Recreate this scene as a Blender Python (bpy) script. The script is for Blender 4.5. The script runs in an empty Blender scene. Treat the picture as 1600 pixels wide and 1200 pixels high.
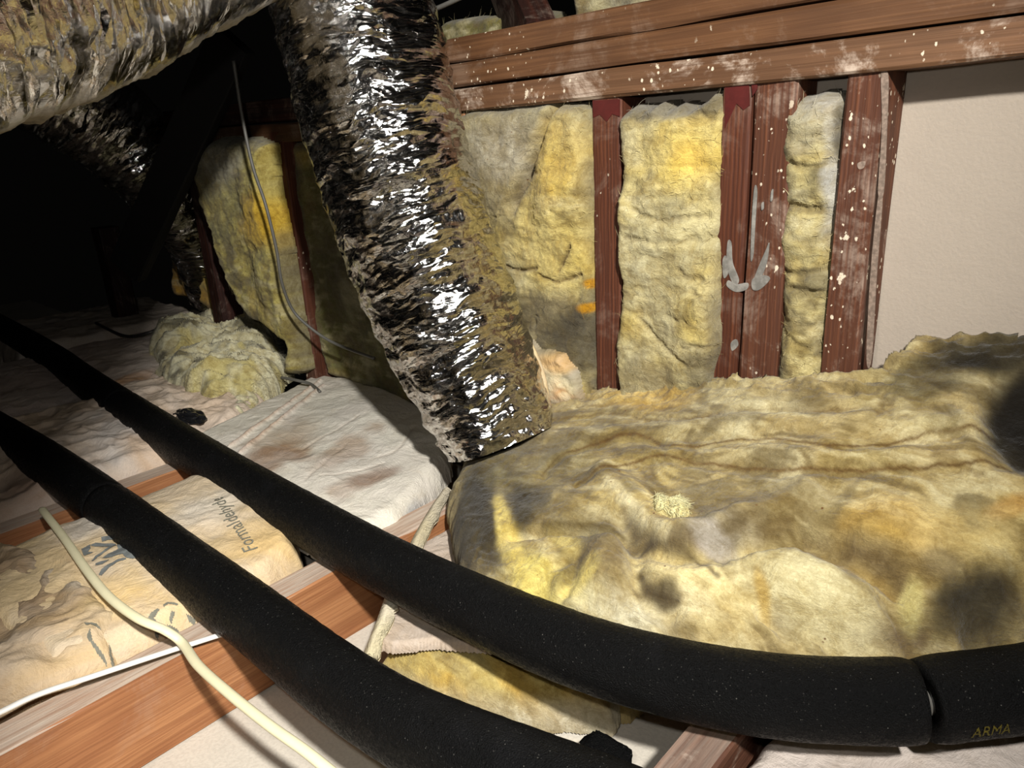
import bpy, bmesh, math, random
import numpy as np
from mathutils import Matrix, Vector

# ---------------------------------------------------------------- frame of reference
# Everything is laid out in "units" (1 unit = S metres) with the lens at the origin:
# X runs along the stud wall, Y towards it, Z up.  Joist tops z=-1, drywall z=-1.2.
S = 0.445
Z0 = 1.2
F = 1160.0
def _n(v):
    v = np.array(v, float); return v/np.linalg.norm(v)
_M = np.array([-_n([-1290,-345,F]), _n([1100,-470,F]), -_n([170,3250,F])])
_U,_s,_V = np.linalg.svd(_M)
R = _U@_V
def ray(px,py): return R@np.array([(px-800)/F,(py-600)/F,1.0])
def atz(px,py,z): r=ray(px,py); return r*(z/r[2])
def aty(px,py,y): r=ray(px,py); return r*(y/r[1])
def atd(px,py,d): return ray(px,py)*d
def ath(px,py,H,z=-0.8):
    for _ in range(25):
        p=atz(px,py,z); z=0.5*z+0.5*float(H(np.array([p[0]]),np.array([p[1]]))[0])
    return atz(px,py,z)
def W(p): return Vector(((p[0])*S,(p[1])*S,(p[2]+Z0)*S))

scn = bpy.context.scene
# ---------------------------------------------------------------- camera
cam_d = bpy.data.cameras.new('camera'); cam = bpy.data.objects.new('camera', cam_d)
scn.collection.objects.link(cam)
Rm = Matrix([[R[i][0], -R[i][1], -R[i][2]] for i in range(3)]).to_4x4()
Rm.translation = W((0,0,0)); cam.matrix_world = Rm
cam_d.sensor_fit='HORIZONTAL'; cam_d.sensor_width = 36; cam_d.lens = 36*F/1600; cam_d.clip_start=0.01
scn.camera = cam
# ---------------------------------------------------------------- world and lights
wd = bpy.data.worlds.new('world'); scn.world = wd; wd.use_nodes=True
wd.node_tree.nodes['Background'].inputs[0].default_value=(1,0.93,0.8,1)
wd.node_tree.nodes['Background'].inputs[1].default_value=0.0012
def lamp(name,typ,pos,target,power,size,angle=None,blend=0.3,color=(1,.95,.87)):
    l = bpy.data.lights.new(name,typ); l.energy=power; l.color=color
    if typ=='SPOT':
        l.spot_size=math.radians(angle); l.spot_blend=blend; l.shadow_soft_size=size
    elif typ=='AREA': l.size=size
    else: l.shadow_soft_size=size
    o = bpy.data.objects.new(name,l); scn.collection.objects.link(o)
    o.location=W(pos); o.rotation_euler=(W(target)-W(pos)).to_track_quat('-Z','Y').to_euler()
    o.visible_glossy = True
    return o
lamp('work_lamp','SPOT',(0.60,-0.10,0.90),(-2.3,1.2,-0.7),118,0.024,104,1.0,(1,.975,.935))
lamp('phone_lamp','SPOT',(-0.14,-0.04,0.10),(-1.2,1.1,-0.5),4.6,0.008,104,0.7,(1,.97,.93))
vs = scn.view_settings; vs.view_transform='Standard'; vs.look='None'; vs.gamma=1; vs.exposure=0.0
vs.use_curve_mapping=False
random.seed(7); rng=np.random.default_rng(7)

# ---------------------------------------------------------------- noise
def _h(ix,iy,iz,seed):
    h = (ix.astype(np.int64)*374761393 + iy.astype(np.int64)*668265263 + iz.astype(np.int64)*2147483647 + seed*974711) & 0xffffffff
    h = ((h ^ (h>>13))*1274126177) & 0xffffffff
    h = (h ^ (h>>16)) & 0xffffffff
    return h/4294967295.0
def vnoise(x,y,z=0.0,seed=0):
    x=np.asarray(x,float); y=np.asarray(y,float); z=np.zeros_like(x)+z
    ix,iy,iz=np.floor(x),np.floor(y),np.floor(z); fx,fy,fz=x-ix,y-iy,z-iz
    u,v,w=[t*t*t*(t*(t*6-15)+10) for t in (fx,fy,fz)]
    out=0
    for a in (0,1):
        for b in (0,1):
            for c in (0,1):
                out=out+_h(ix+a,iy+b,iz+c,seed)*(u if a else 1-u)*(v if b else 1-v)*(w if c else 1-w)
    return out*2-1
def fbm(x,y,z=0.0,oct=4,seed=0,ridge=False,gain=.5):
    s=0;a=1;t=0
    for o in range(oct):
        n=vnoise(x*2**o+o*17.3,y*2**o-o*9.1,np.asarray(z)*2**o,seed+o)
        if ridge: n=1-2*np.abs(n)
        s=s+a*n;t+=a;a*=gain
    return s/t
def sst(a,b,x):
    t=np.clip((x-a)/(b-a),0,1); return t*t*(3-2*t)
def lin(c): 
    c=np.array(c,float)/255.; return np.where(c<=.04045,c/12.92,((c+.055)/1.055)**2.4)

# ---------------------------------------------------------------- object helpers
COL = scn.collection
def link(o,parent=None):
    COL.objects.link(o)
    if parent: o.parent=parent
    return o
def tag(o,label=None,cat=None,group=None,kind=None):
    if label: o['label']=label
    if cat: o['category']=cat
    if group: o['group']=group
    if kind: o['kind']=kind
    return o
def thing(name,pos,label,cat,group=None):
    o=bpy.data.objects.new(name,None); o.empty_display_size=.05; o.location=W(pos); link(o); return tag(o,label,cat,group)
def mk(name,V,Fc,mat,parent=None,cols=None,smooth=True,uv=None,origin=None):
    """V in layout units; becomes ONE mesh object, origin at its base"""
    V=np.asarray(V,float)
    Vw=V*S; Vw[:,2]+=Z0*S
    if parent: base=np.array(parent.matrix_basis.translation) if parent.parent is None else np.array(parent.matrix_basis.translation)+np.array(parent.parent.matrix_basis.translation)
    else: base=np.array([0,0,0.])
    if origin is None: origin=np.array([(Vw[:,0].min()+Vw[:,0].max())/2,(Vw[:,1].min()+Vw[:,1].max())/2,Vw[:,2].min()])
    else: origin=np.array(W(origin))
    Vl=Vw-origin
    me=bpy.data.meshes.new(name)
    Fa=np.asarray(Fc) if not isinstance(Fc,np.ndarray) and len(set(map(len,Fc)))==1 else Fc
    me.from_pydata(Vl.tolist(),[],Fa.tolist() if isinstance(Fa,np.ndarray) else Fc)
    if smooth: me.polygons.foreach_set('use_smooth',[True]*len(me.polygons))
    if cols is not None:
        at=me.attributes.new('Col','FLOAT_COLOR','POINT')
        c=np.ones((len(V),4)); c[:,:3]=cols[:,:3]
        if cols.shape[1]>3: c[:,3]=cols[:,3]
        at.data.foreach_set('color',c.ravel())
    if uv is not None:
        at=me.attributes.new('UVc','FLOAT_VECTOR','POINT')
        u3=np.zeros((len(V),3)); u3[:,:uv.shape[1]]=uv
        at.data.foreach_set('vector',u3.ravel())
    me.update()
    o=bpy.data.objects.new(name,me); me.materials.append(mat)
    o.location=Vector(origin-base)
    return link(o,parent)

def inside(px,py,poly):
    P=np.asarray(poly,float); c=np.zeros(px.shape,bool); j=len(P)-1
    for i in range(len(P)):
        xi,yi=P[i];xj,yj=P[j]
        if yi!=yj:
            m=((yi>py)!=(yj>py))&(px<(xj-xi)*(py-yi)/(yj-yi)+xi); c^=m
        j=i
    return c
def dseg(px,py,pts,closed=False):
    P=np.asarray(pts,float); d=np.full(px.shape,1e9); n=len(P)
    for i in range(n if closed else n-1):
        a=P[i]; b=P[(i+1)%n]; v=b-a; L=v@v+1e-12
        t=np.clip(((px-a[0])*v[0]+(py-a[1])*v[1])/L,0,1)
        d=np.minimum(d,np.hypot(px-a[0]-t*v[0],py-a[1]-t*v[1]))
    return d
def smoothpoly(P,n=6,closed=True):
    P=np.asarray(P,float); out=[]; N=len(P)
    rngi=range(N) if closed else range(N-1)
    for i in rngi:
        if closed: p0,p1,p2,p3=P[(i-1)%N],P[i],P[(i+1)%N],P[(i+2)%N]
        else: p0,p1,p2,p3=P[max(i-1,0)],P[i],P[i+1],P[min(i+2,N-1)]
        for k in range(n):
            t=k/n; out.append(.5*((2*p1)+(-p0+p2)*t+(2*p0-5*p1+4*p2-p3)*t*t+(-p0+3*p1-3*p2+p3)*t**3))
    if not closed: out.append(P[-1])
    return np.array(out)

class Slab:
    """soft slab: a height field over a 2-D outline, closed down to its base.
    axis 'z': lies flat (a=x,b=y).  axis 'y': stands in the wall (a=x,b=z, bulging to -y)."""
    def __init__(s,poly,axis,H,base,rr,res,edge=0.006,seed=0,rpoly=None):
        s.axis=axis; s.H=H; s.base=base
        poly=np.asarray(poly,float); s.poly=poly
        mn=poly.min(0)-res*2; mx=poly.max(0)+res*2
        s.res=res
        na=int((mx[0]-mn[0])/res)+1; nb=int((mx[1]-mn[1])/res)+1
        A,B=np.meshgrid(mn[0]+np.arange(na)*res,mn[1]+np.arange(nb)*res,indexing='ij')
        s.shape=A.shape; s.A=A.ravel(); s.B=B.ravel()
        wob=edge*fbm(s.A*14,s.B*14,0,3,seed+40)
        d=dseg(s.A,s.B,poly,True)*np.where(inside(s.A,s.B,poly),1,-1)+wob
        s.d=d
        if rpoly is not None: d=np.where(d>-res,dseg(s.A,s.B,rpoly),d)+wob
        s.dr=d; t=np.clip(d/rr,0,1); s.prof=np.sqrt(np.clip(1-(1-t)**2,0,1))
        s.h=H(s.A,s.B)
        s.off=np.zeros_like(s.A)
        s.col=np.zeros((len(s.A),4))
    def base_color(s,c): s.col[:,:3]=lin(c)
    def tint(s,c,w,alpha=None):
        w=np.clip(w,0,1)[:,None]; s.col[:,:3]=s.col[:,:3]*(1-w)+lin(c)*w
        return s
    march=False
    def hit(s,px,py):
        rr_=ray(px,py); z=np.linspace(-.25,-1.12,350); P=rr_[None]*(z/rr_[2])[:,None]
        h=s.height_at(P[:,0],P[:,1]); k=np.nonzero((z<=h)&(P[:,0]>s.A[0])&(P[:,1]>s.B[0])&(P[:,0]<s.A[-1])&(P[:,1]<s.B[-1])&inside(P[:,0],P[:,1],s.poly))[0]
        return P[k[0],:2] if len(k) else None
    def to(s,px,py):
        if s.march:
            q=s.hit(px,py)
            if q is not None: return q
        if s.axis=='z': p=ath(px,py,s.H); return np.array([p[0],p[1]])
        p=aty(px,py,s.yref); return np.array([p[0],p[2]])
    def blob(s,px,py,rx,ry,ang=0,soft=.5,nz=.35,sc=14,seed=0):
        a=math.radians(ang); c=s.to(px,py)
        mm=s.march; s.march=False; c0=s.to(px,py)
        ex=(s.to(px+4*math.cos(a),py+4*math.sin(a))-c0)*rx/4
        ey=(s.to(px-4*math.sin(a),py+4*math.cos(a))-c0)*ry/4; s.march=mm
        Mi=np.linalg.inv(np.array([ex,ey]).T)
        q=Mi@np.array([s.A-c[0],s.B-c[1]])
        d=np.hypot(q[0],q[1])+nz*fbm(s.A*sc,s.B*sc,0,4,seed+int(px))
        return 1-sst(1-soft,1+soft,d)
    def line(s,pts,wd=.006,nz=.004,seed=3,sm=True):
        P=np.array([s.to(*p) for p in pts])
        if sm and len(P)>2: P=smoothpoly(P,6,False)
        x=s.A+nz*fbm(s.A*30,s.B*30,0,3,seed); y=s.B+nz*fbm(s.A*30,s.B*30,5,3,seed+9)
        d=dseg(x,y,P); return np.exp(-(d/wd)**2)
    def polymask(s,pts,soft=.01,nz=.01,seed=1):
        P=np.array([s.to(*p) for p in pts])
        x=s.A+nz*fbm(s.A*25,s.B*25,0,3,seed); y=s.B+nz*fbm(s.A*25,s.B*25,5,3,seed+9)
        d=dseg(x,y,P,True)*np.where(inside(x,y,P),1,-1); return sst(-soft,soft,d)
    def build(s,name,mat,parent=None,fuzz=0,flen=.02,ften=None):
        hh=s.base+(s.h+s.off-s.base)*s.prof if s.axis=='z' else (s.h+s.off)*s.prof
        keep=s.d>-s.res*.01
        na,nb=s.shape
        idx=np.arange(na*nb).reshape(na,nb)
        q=np.stack([idx[:-1,:-1],idx[1:,:-1],idx[1:,1:],idx[:-1,1:]],-1).reshape(-1,4)
        q=q[keep[q].all(1)]
        if s.axis=='z': V=np.stack([s.A,s.B,hh],1)
        else:
            V=np.stack([s.A,s.base-hh,s.B],1)
        used=np.unique(q); mp=-np.ones(len(V),int); mp[used]=np.arange(len(used))
        V=V[used]; C=s.col[used]; q=mp[q]
        # back / bottom side so that the slab has a body
        e=np.concatenate([q[:,[0,1]],q[:,[1,2]],q[:,[2,3]],q[:,[3,0]]])
        key=np.sort(e,1); _,inv,cnt=np.unique(key[:,0]*10**7+key[:,1],return_inverse=True,return_counts=True)
        be=e[cnt[inv]==1]
        bv=np.unique(be); bm_=-np.ones(len(V),int); bm_[bv]=len(V)+np.arange(len(bv))
        Vb=V[bv].copy()
        if s.axis=='z': Vb[:,2]=np.minimum(Vb[:,2]-.004,s.base-.002)
        else: Vb[:,1]=np.maximum(Vb[:,1]+.004,s.base+.004)
        sk=np.stack([be[:,1],be[:,0],bm_[be[:,0]],bm_[be[:,1]]],1)
        if s.axis=='z': fl=q
        else: fl=q
        V=np.vstack([V,Vb]); C=np.vstack([C,C[bv]])
        faces=np.vstack([fl,sk])
        if fuzz:
            n0=int(len(used)); g=np.random.default_rng(len(used)); cand=np.arange(n0) if s.axis=='y' else np.nonzero(s.dr[used]<.05)[0]; k=cand[g.integers(0,len(cand),fuzz)]; P=V[k]; c=C[k].copy()
            bk=g.uniform(1.0,1.3,(fuzz,1)); c[:,:3]=np.clip(c[:,:3]*bk+.03,0,1)
            if s.axis=='z': nn=np.array([0,0,1.]); t1=np.array([1.,0,0]); t2=np.array([0,1.,0])
            else: nn=np.array([0,-1.,0]); t1=np.array([1.,0,0]); t2=np.array([0,0,1.])
            an=g.normal(0 if s.axis=='z' else .6,1.0,(fuzz,1)); dr=np.cos(an)*t1+np.sin(an)*t2; sd=-np.sin(an)*t1+np.cos(an)*t2
            ln=flen*g.uniform(.4,1.5,(fuzz,1)); cv=g.normal(0,.35,(fuzz,1)); w=.0006*g.uniform(.6,1.3,(fuzz,1)); vs_=[]
            for q,(tt,up) in enumerate(((0,-.05),(.35,.22),(.7,.26),(1,.06))):
                ctr=P+dr*ln*tt+sd*ln*cv*tt*tt+nn*.0011
                vs_+= [ctr-sd*w*(1-.6*tt),ctr+sd*w*(1-.6*tt)]
            m0=len(V); V=np.vstack([V]+vs_); C=np.vstack([C]+[c]*8); ii=np.arange(fuzz)
            rib=[np.stack([m0+ii+fuzz*(2*q),m0+ii+fuzz*(2*q+1),m0+ii+fuzz*(2*q+3),m0+ii+fuzz*(2*q+2)],1) for q in range(3)]
            faces=np.vstack([faces]+rib)
        s.obj=mk(name,V,faces,mat,parent,C)
        return s.obj
    def height_at(s,a,b):
        na,nb=s.shape; A0=s.A[0];B0=s.B[0]
        hh=(s.base+(s.h+s.off-s.base)*s.prof).reshape(na,nb)
        i=np.clip((a-A0)/s.res,0,na-1.001); j=np.clip((b-B0)/s.res,0,nb-1.001)
        i0=i.astype(int); j0=j.astype(int); fi=i-i0; fj=j-j0
        return hh[i0,j0]*(1-fi)*(1-fj)+hh[i0+1,j0]*fi*(1-fj)+hh[i0,j0+1]*(1-fi)*fj+hh[i0+1,j0+1]*fi*fj
    def ink(s,polys,mat,parent,name='lettering',res=.0016,lift=.0016,wear=.0,seed=0):
        """printed lettering: a skin of small cells that follows the paper"""
        allp=np.vstack(polys); mn=allp.min(0);mx=allp.max(0)
        na=int((mx[0]-mn[0])/res)+2; nb=int((mx[1]-mn[1])/res)+2
        A,B=np.meshgrid(mn[0]+np.arange(na)*res,mn[1]+np.arange(nb)*res,indexing='ij')
        ca=A[:-1,:-1].ravel()+res/2; cb=B[:-1,:-1].ravel()+res/2
        m=np.zeros(ca.shape,bool)
        for p in polys: m|=inside(ca,cb,p)
        if wear: m&=fbm(ca*60,cb*60,0,3,seed)<1-wear*2
        idx=np.arange(na*nb).reshape(na,nb)
        q=np.stack([idx[:-1,:-1],idx[1:,:-1],idx[1:,1:],idx[:-1,1:]],-1).reshape(-1,4)[m]
        if not len(q): return
        used=np.unique(q); mp=-np.ones(na*nb,int); mp[used]=np.arange(len(used))
        V=np.stack([A.ravel(),B.ravel(),s.height_at(A.ravel(),B.ravel())+lift],1)[used]
        return mk(name,V,mp[q],mat,parent)

def tube(path,r,mat,name,parent=None,nseg=16,sub=6,flat=None,cap=True,rfun=None,jit=0,inner=None,uvs=False,disp=None,closed_uv=None,res=None,colf=None):
    P=np.asarray(path,float)
    if len(P)>2: P=smoothpoly(P,sub,False)
    if res:
        L=np.r_[0,np.cumsum(np.linalg.norm(np.diff(P,axis=0),axis=1))]; n=int(L[-1]/res)+2
        t=np.linspace(0,L[-1],n); P=np.stack([np.interp(t,L,P[:,k]) for k in range(3)],1)
    T=np.gradient(P,axis=0); T/=np.linalg.norm(T,axis=1)[:,None]
    L=np.r_[0,np.cumsum(np.linalg.norm(np.diff(P,axis=0),axis=1))]
    up=np.array([0,0,1.]); 
    if abs(T[0]@up)>.9: up=np.array([1.,0,0])
    N=np.cross(T[0],up); N/=np.linalg.norm(N); Ns=[N]
    for i in range(1,len(P)):
        N=Ns[-1]-T[i]*(Ns[-1]@T[i]); N/=np.linalg.norm(N); Ns.append(N)
    Ns=np.array(Ns); Bs=np.cross(T,Ns)
    th=np.linspace(0,2*np.pi,nseg,endpoint=False)
    r0=np.full(len(P),r) if rfun is None else rfun(L/L[-1])
    rr=np.repeat(r0[:,None],nseg,1)
    if disp is not None: rr=rr+disp(L[:,None]+0*th[None],th[None]+0*L[:,None],r0[:,None])
    ca,sa=np.cos(th),np.sin(th)
    fx,fy=(1,1) if flat is None else flat
    V=P[:,None]+Ns[:,None]*(ca[None,:,None]*rr[...,None]*fx)+Bs[:,None]*(sa[None,:,None]*rr[...,None]*fy)
    uv=np.stack([L[:,None]+0*th[None],(np.cos(th)*r)[None]+0*L[:,None],(np.sin(th)*r)[None]+0*L[:,None]],-1).reshape(-1,3)
    n=len(P); V=V.reshape(-1,3)
    i=np.arange(n-1)[:,None]*nseg; j=np.arange(nseg)[None]; j2=(j+1)%nseg
    fc=np.stack([i+j,i+j2,i+nseg+j2,i+nseg+j],-1).reshape(-1,4).tolist()
    if cap:
        for e,rev in ((0,True),(n-1,False)):
            ring=list(range(e*nseg,e*nseg+nseg))
            if inner:
                k=len(V); Vi=P[e]+(V[ring]-P[e])*inner; Vd=Vi+T[e]*(.03 if e==0 else -.03)
                V=np.vstack([V,Vi,Vd]); uv=np.vstack([uv,uv[ring],uv[ring]])
                for a in range(nseg):
                    b=(a+1)%nseg; f1=[ring[b],ring[a],k+a,k+b]; f2=[k+b,k+a,k+nseg+a,k+nseg+b]
                    if not rev: f1,f2=f1[::-1],f2[::-1]
                    fc+= [f1,f2]
            else: fc.append(ring[::-1] if rev else ring)
    cols=colf(V,uv) if colf else None
    return mk(name,V,fc,mat,parent,cols=cols,uv=uv)

def timber(name,p0,p1,w,h,mat,parent=None,wob=.0012,seed=0,across=(0,0,1)):
    """sawn board; its local X runs along the grain. w = width sideways, h along 'across'"""
    a=W(p0); b=W(p1); X=(b-a); L=X.length; X.normalize()
    Zv=Vector(across); Zv=(Zv-X*Zv.dot(X)).normalized(); Y=Zv.cross(X)
    bm=bmesh.new(); n=max(2,int(L/.03)); r=.0022
    hw,hh=w*S/2,h*S/2
    prof=[(-hw+r,-hh),(hw-r,-hh),(hw,-hh+r),(hw,hh-r),(hw-r,hh),(-hw+r,hh),(-hw,hh-r),(-hw,-hh+r)]
    rows=[]
    for i in range(n+1):
        x=L*i/n; row=[]
        for k,(y,z) in enumerate(prof):
            g=np.array([x*9+k*3.1+seed]); dy=float(vnoise(g,g*0+seed))*wob; dz=float(vnoise(g,g*0+seed+7))*wob
            row.append(bm.verts.new((x,y+dy,z+dz)))
        rows.append(row)
    for i in range(n):
        for k in range(8): bm.faces.new((rows[i][k],rows[i][(k+1)%8],rows[i+1][(k+1)%8],rows[i+1][k]))
    bm.faces.new(rows[0][::-1]); bm.faces.new(rows[-1])
    bmesh.ops.recalc_face_normals(bm,faces=bm.faces)
    me=bpy.data.meshes.new(name); bm.to_mesh(me); bm.free(); me.materials.append(mat)
    o=bpy.data.objects.new(name,me)
    Mx=Matrix((X,Y,Zv)).transposed().to_4x4(); Mx.translation=a
    if parent: Mx.translation=a-parent.location
    o.matrix_local=Mx
    return link(o,parent)

# ---------------------------------------------------------------- materials
def newmat(name):
    m=bpy.data.materials.new(name); m.use_nodes=True; nt=m.node_tree
    return m,nt,nt.nodes['Principled BSDF']
class N:
    def __init__(s,nt): s.nt=nt
    def node(s,t,**k):
        n=s.nt.nodes.new(t)
        for a,b in k.items(): setattr(n,a,b)
        return n
    def set(s,sock,v):
        if hasattr(v,'is_linked') or isinstance(v,bpy.types.NodeSocket): s.nt.links.new(v,sock)
        elif isinstance(v,(tuple,list)) and len(v)==3 and sock.type=='RGBA': sock.default_value=(*v,1)
        else: sock.default_value=v
    def noise(s,vec,scale,detail=4,rough=.5,dist=0):
        n=s.node('ShaderNodeTexNoise'); s.set(n.inputs['Vector'],vec); n.inputs['Scale'].default_value=scale
        n.inputs['Detail'].default_value=detail; n.inputs['Roughness'].default_value=rough; n.inputs['Distortion'].default_value=dist
        return n.outputs['Fac']
    def voro(s,vec,scale,out='Distance',feature='F1'):
        n=s.node('ShaderNodeTexVoronoi',feature=feature); s.set(n.inputs['Vector'],vec); n.inputs['Scale'].default_value=scale
        return n.outputs[out]
    def ramp(s,v,a,b,lo=0.,hi=1.):
        n=s.node('ShaderNodeMapRange'); s.set(n.inputs[0],v)
        for i,x in enumerate((a,b,lo,hi)): n.inputs[i+1].default_value=x
        n.interpolation_type='SMOOTHSTEP'; return n.outputs[0]
    def mix(s,f,a,b,mode='MIX'):
        n=s.node('ShaderNodeMix',data_type='RGBA',blend_type=mode); s.set(n.inputs[0],f); s.set(n.inputs[6],a); s.set(n.inputs[7],b); return n.outputs[2]
    def math(s,op,a,b=0.):
        n=s.node('ShaderNodeMath',operation=op); s.set(n.inputs[0],a); s.set(n.inputs[1],b); return n.outputs[0]
    def mapping(s,vec,scale=(1,1,1),loc=(0,0,0),rot=(0,0,0)):
        n=s.node('ShaderNodeMapping'); s.set(n.inputs[0],vec); n.inputs['Scale'].default_value=scale; n.inputs['Location'].default_value=loc; n.inputs['Rotation'].default_value=rot; return n.outputs[0]
    def bump(s,h,strength,dist,normal=None):
        n=s.node('ShaderNodeBump'); s.set(n.inputs['Height'],h); n.inputs['Strength'].default_value=strength; n.inputs['Distance'].default_value=dist
        if normal is not None: s.set(n.inputs['Normal'],normal)
        return n.outputs[0]
    def obj(s): return s.node('ShaderNodeTexCoord').outputs['Object']
    def pos(s): return s.node('ShaderNodeNewGeometry').outputs['Position']
    def attr(s,name,out='Color'):
        n=s.node('ShaderNodeAttribute'); n.attribute_name=name; return n.outputs[out]
L=lambda *c: tuple(lin(c))

def mat_fiber(name,dirt=.5,speck=True,stretch=(1,1,1),gain=.85):
    m,nt,b=newmat(name); n=N(nt); p=n.mapping(n.pos(),stretch); c=n.attr('Col')
    big=n.noise(p,9,5,.6); mid=n.noise(p,34,6,.68,.6); fine=n.noise(p,260,4,.7,1.2); hairs=n.noise(n.mapping(p,(1,4,4),(0,0,0),(.5,.8,.3)),120,4,.65,1.5)
    c=n.mix(1,c,(gain,gain,gain),'MULTIPLY')
    sk=n.noise(n.mapping(p,(.35,1,1),(0,0,0),(.1,.15,.25)),95,5,.7,1.2)
    c=n.mix(n.ramp(sk,.42,.66,0,.55),c,n.mix(1,c,(.62,.57,.46),'MULTIPLY')); c=n.mix(n.ramp(sk,.46,.28,0,.4),c,n.mix(1,c,(1.25,1.25,1.25),'MULTIPLY'))
    c=n.mix(n.ramp(mid,.36,.6,.0,1.),n.mix(1,c,(.72,.67,.56),'MULTIPLY'),c)
    c=n.mix(n.ramp(fine,.35,.75,.35,0),c,(.42,.36,.24),'MULTIPLY')
    c=n.mix(n.ramp(hairs,.55,.8,0,.5),c,n.mix(1,c,(1.45,1.45,1.4),'MULTIPLY'))
    c=n.mix(n.math('MULTIPLY',n.ramp(big,.52,.68,0,dirt),n.ramp(mid,.35,.6)),c,n.mix(1,c,(.5,.5,.5),'MULTIPLY'))
    if speck:
        v=n.voro(p,70,'Distance'); w=n.noise(p,22,2)
        c=n.mix(n.math('MULTIPLY',n.ramp(v,.10,.04),n.ramp(w,.6,.66)),c,L(92,60,30))
    nt.links.new(c,b.inputs['Base Color']); b.inputs['Roughness'].default_value=.95
    b.inputs['Specular IOR Level'].default_value=.12
    b.inputs['Sheen Weight'].default_value=.12; b.inputs['Sheen Roughness'].default_value=.5
    h=n.math('ADD',n.math('MULTIPLY',mid,.6),n.math('ADD',n.math('MULTIPLY',fine,.14),n.math('MULTIPLY',hairs,.16)))
    nt.links.new(n.bump(h,.7,.009),b.inputs['Normal'])
    return m
def mat_paper(name,dust=.5):
    m,nt,b=newmat(name); n=N(nt); p=n.pos(); c=n.attr('Col')
    big=n.noise(p,7,5,.62,.8); mid=n.noise(p,30,6,.7,.5); fine=n.noise(p,420,3,.6)
    c=n.mix(n.ramp(big,.4,.65,0,dust),c,L(208,199,190))
    c=n.mix(n.ramp(mid,.5,.72,0,.35),c,n.mix(1,c,(.74,.66,.56),'MULTIPLY'))
    c=n.mix(n.ramp(fine,.35,.7,.14,0),c,(.2,.16,.12))
    nt.links.new(c,b.inputs['Base Color']); b.inputs['Roughness'].default_value=.72; b.inputs['Specular IOR Level'].default_value=.25
    cr=n.noise(n.mapping(p,(1,1,1),(0,0,0),(.3,.2,.8)),22,5,.75,1.6)
    nt.links.new(n.bump(n.math('ADD',cr,n.math('MULTIPLY',fine,.03)),.4,.012),b.inputs['Normal'])
    return m
def mat_wood(name,base,dark,dust=0.,spl=0.,grain=1.,topdust=0.,rough=.62,seed=0.,ring=26,side=None):
    m,nt,b=newmat(name); n=N(nt); o=n.obj()
    g=n.noise(n.mapping(o,(1.2,ring*1.6,ring*1.6),(seed,seed,0)),2.6,5,.55,1.1)
    g2=n.noise(n.mapping(o,(3,150,150),(seed,0,0)),2.2,3,.6,.3)
    wv=n.node('ShaderNodeTexWave',wave_type='BANDS',bands_direction='Y'); nt.links.new(n.mapping(o,(.35,1,1),(0,seed,0)),wv.inputs['Vector']); wv.inputs['Scale'].default_value=ring*1.4; wv.inputs['Distortion'].default_value=5.; wv.inputs['Detail'].default_value=3; wv.inputs['Detail Scale'].default_value=.9
    gr=n.math('ADD',n.math('MULTIPLY',g,.5),n.math('ADD',n.math('MULTIPLY',wv.outputs['Fac'],.13),n.math('MULTIPLY',g2,.2)))
    c=n.mix(n.ramp(gr,.32,.72),dark,base)
    c=n.mix(n.ramp(g2,.4,.62,.4,0),c,n.mix(1,c,(.6,.54,.5),'MULTIPLY'))
    blot=n.noise(n.mapping(o,(1,3,3)),5,3,.6); c=n.mix(n.ramp(blot,.35,.7,.4,0),c,n.mix(1,c,(.76,.69,.63),'MULTIPLY'))
    # scattered knots
    kv=n.voro(n.mapping(o,(1,2.1,2.1),(seed*1.7,.31,.13)),3.2); c=n.mix(n.ramp(kv,.10,.055,0,.75),c,n.mix(1,c,(.3,.2,.16),'MULTIPLY'))
    p=n.pos()
    if dust>0:
        d=n.noise(p,16,6,.72,.4); c=n.mix(n.math('MULTIPLY',n.ramp(d,.50,.66,0,dust),n.ramp(g2,.25,.6)),c,L(188,170,152))
    if spl>0:
        r=n.noise(p,5,2,.5); pp=n.mix(.35,p,n.node('ShaderNodeTexNoise').outputs['Color'])
        v=n.voro(n.mapping(p,(1,1,.7)),150); v2=n.voro(n.mapping(p,(1,1,.55),(3,1,2)),70); th=n.noise(p,60,4,.8)
        s1=n.math('MULTIPLY',n.ramp(n.math('ADD',v,n.math('MULTIPLY',th,.9)),.62,.54),n.ramp(r,.60-spl*.3,.66-spl*.3))
        s2=n.math('MULTIPLY',n.ramp(n.math('ADD',v2,n.math('MULTIPLY',th,1.3)),.78,.70),n.ramp(n.noise(p,7,3),.66-spl*.25,.7-spl*.25))
        c=n.mix(n.math('MULTIPLY',n.math('MAXIMUM',s1,s2),.85),c,L(214,200,176))
    if topdust>0:
        nz=n.node('ShaderNodeSeparateXYZ'); nt.links.new(n.node('ShaderNodeNewGeometry').outputs['True Normal'],nz.inputs[0])
        dn=n.noise(n.mapping(o,(2,30,30)),6,5,.7)
        c=n.mix(n.math('MULTIPLY',n.ramp(nz.outputs['Z'],.75,.95),n.ramp(dn,.25,.72,topdust,topdust*.35)),c,L(196,184,168))
    nt.links.new(c,b.inputs['Base Color']); b.inputs['Roughness'].default_value=rough; b.inputs['Specular IOR Level'].default_value=.3
    nt.links.new(n.bump(n.math('ADD',gr,n.math('MULTIPLY',g2,.5)),.35*grain,.003),b.inputs['Normal'])
    return m
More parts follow.
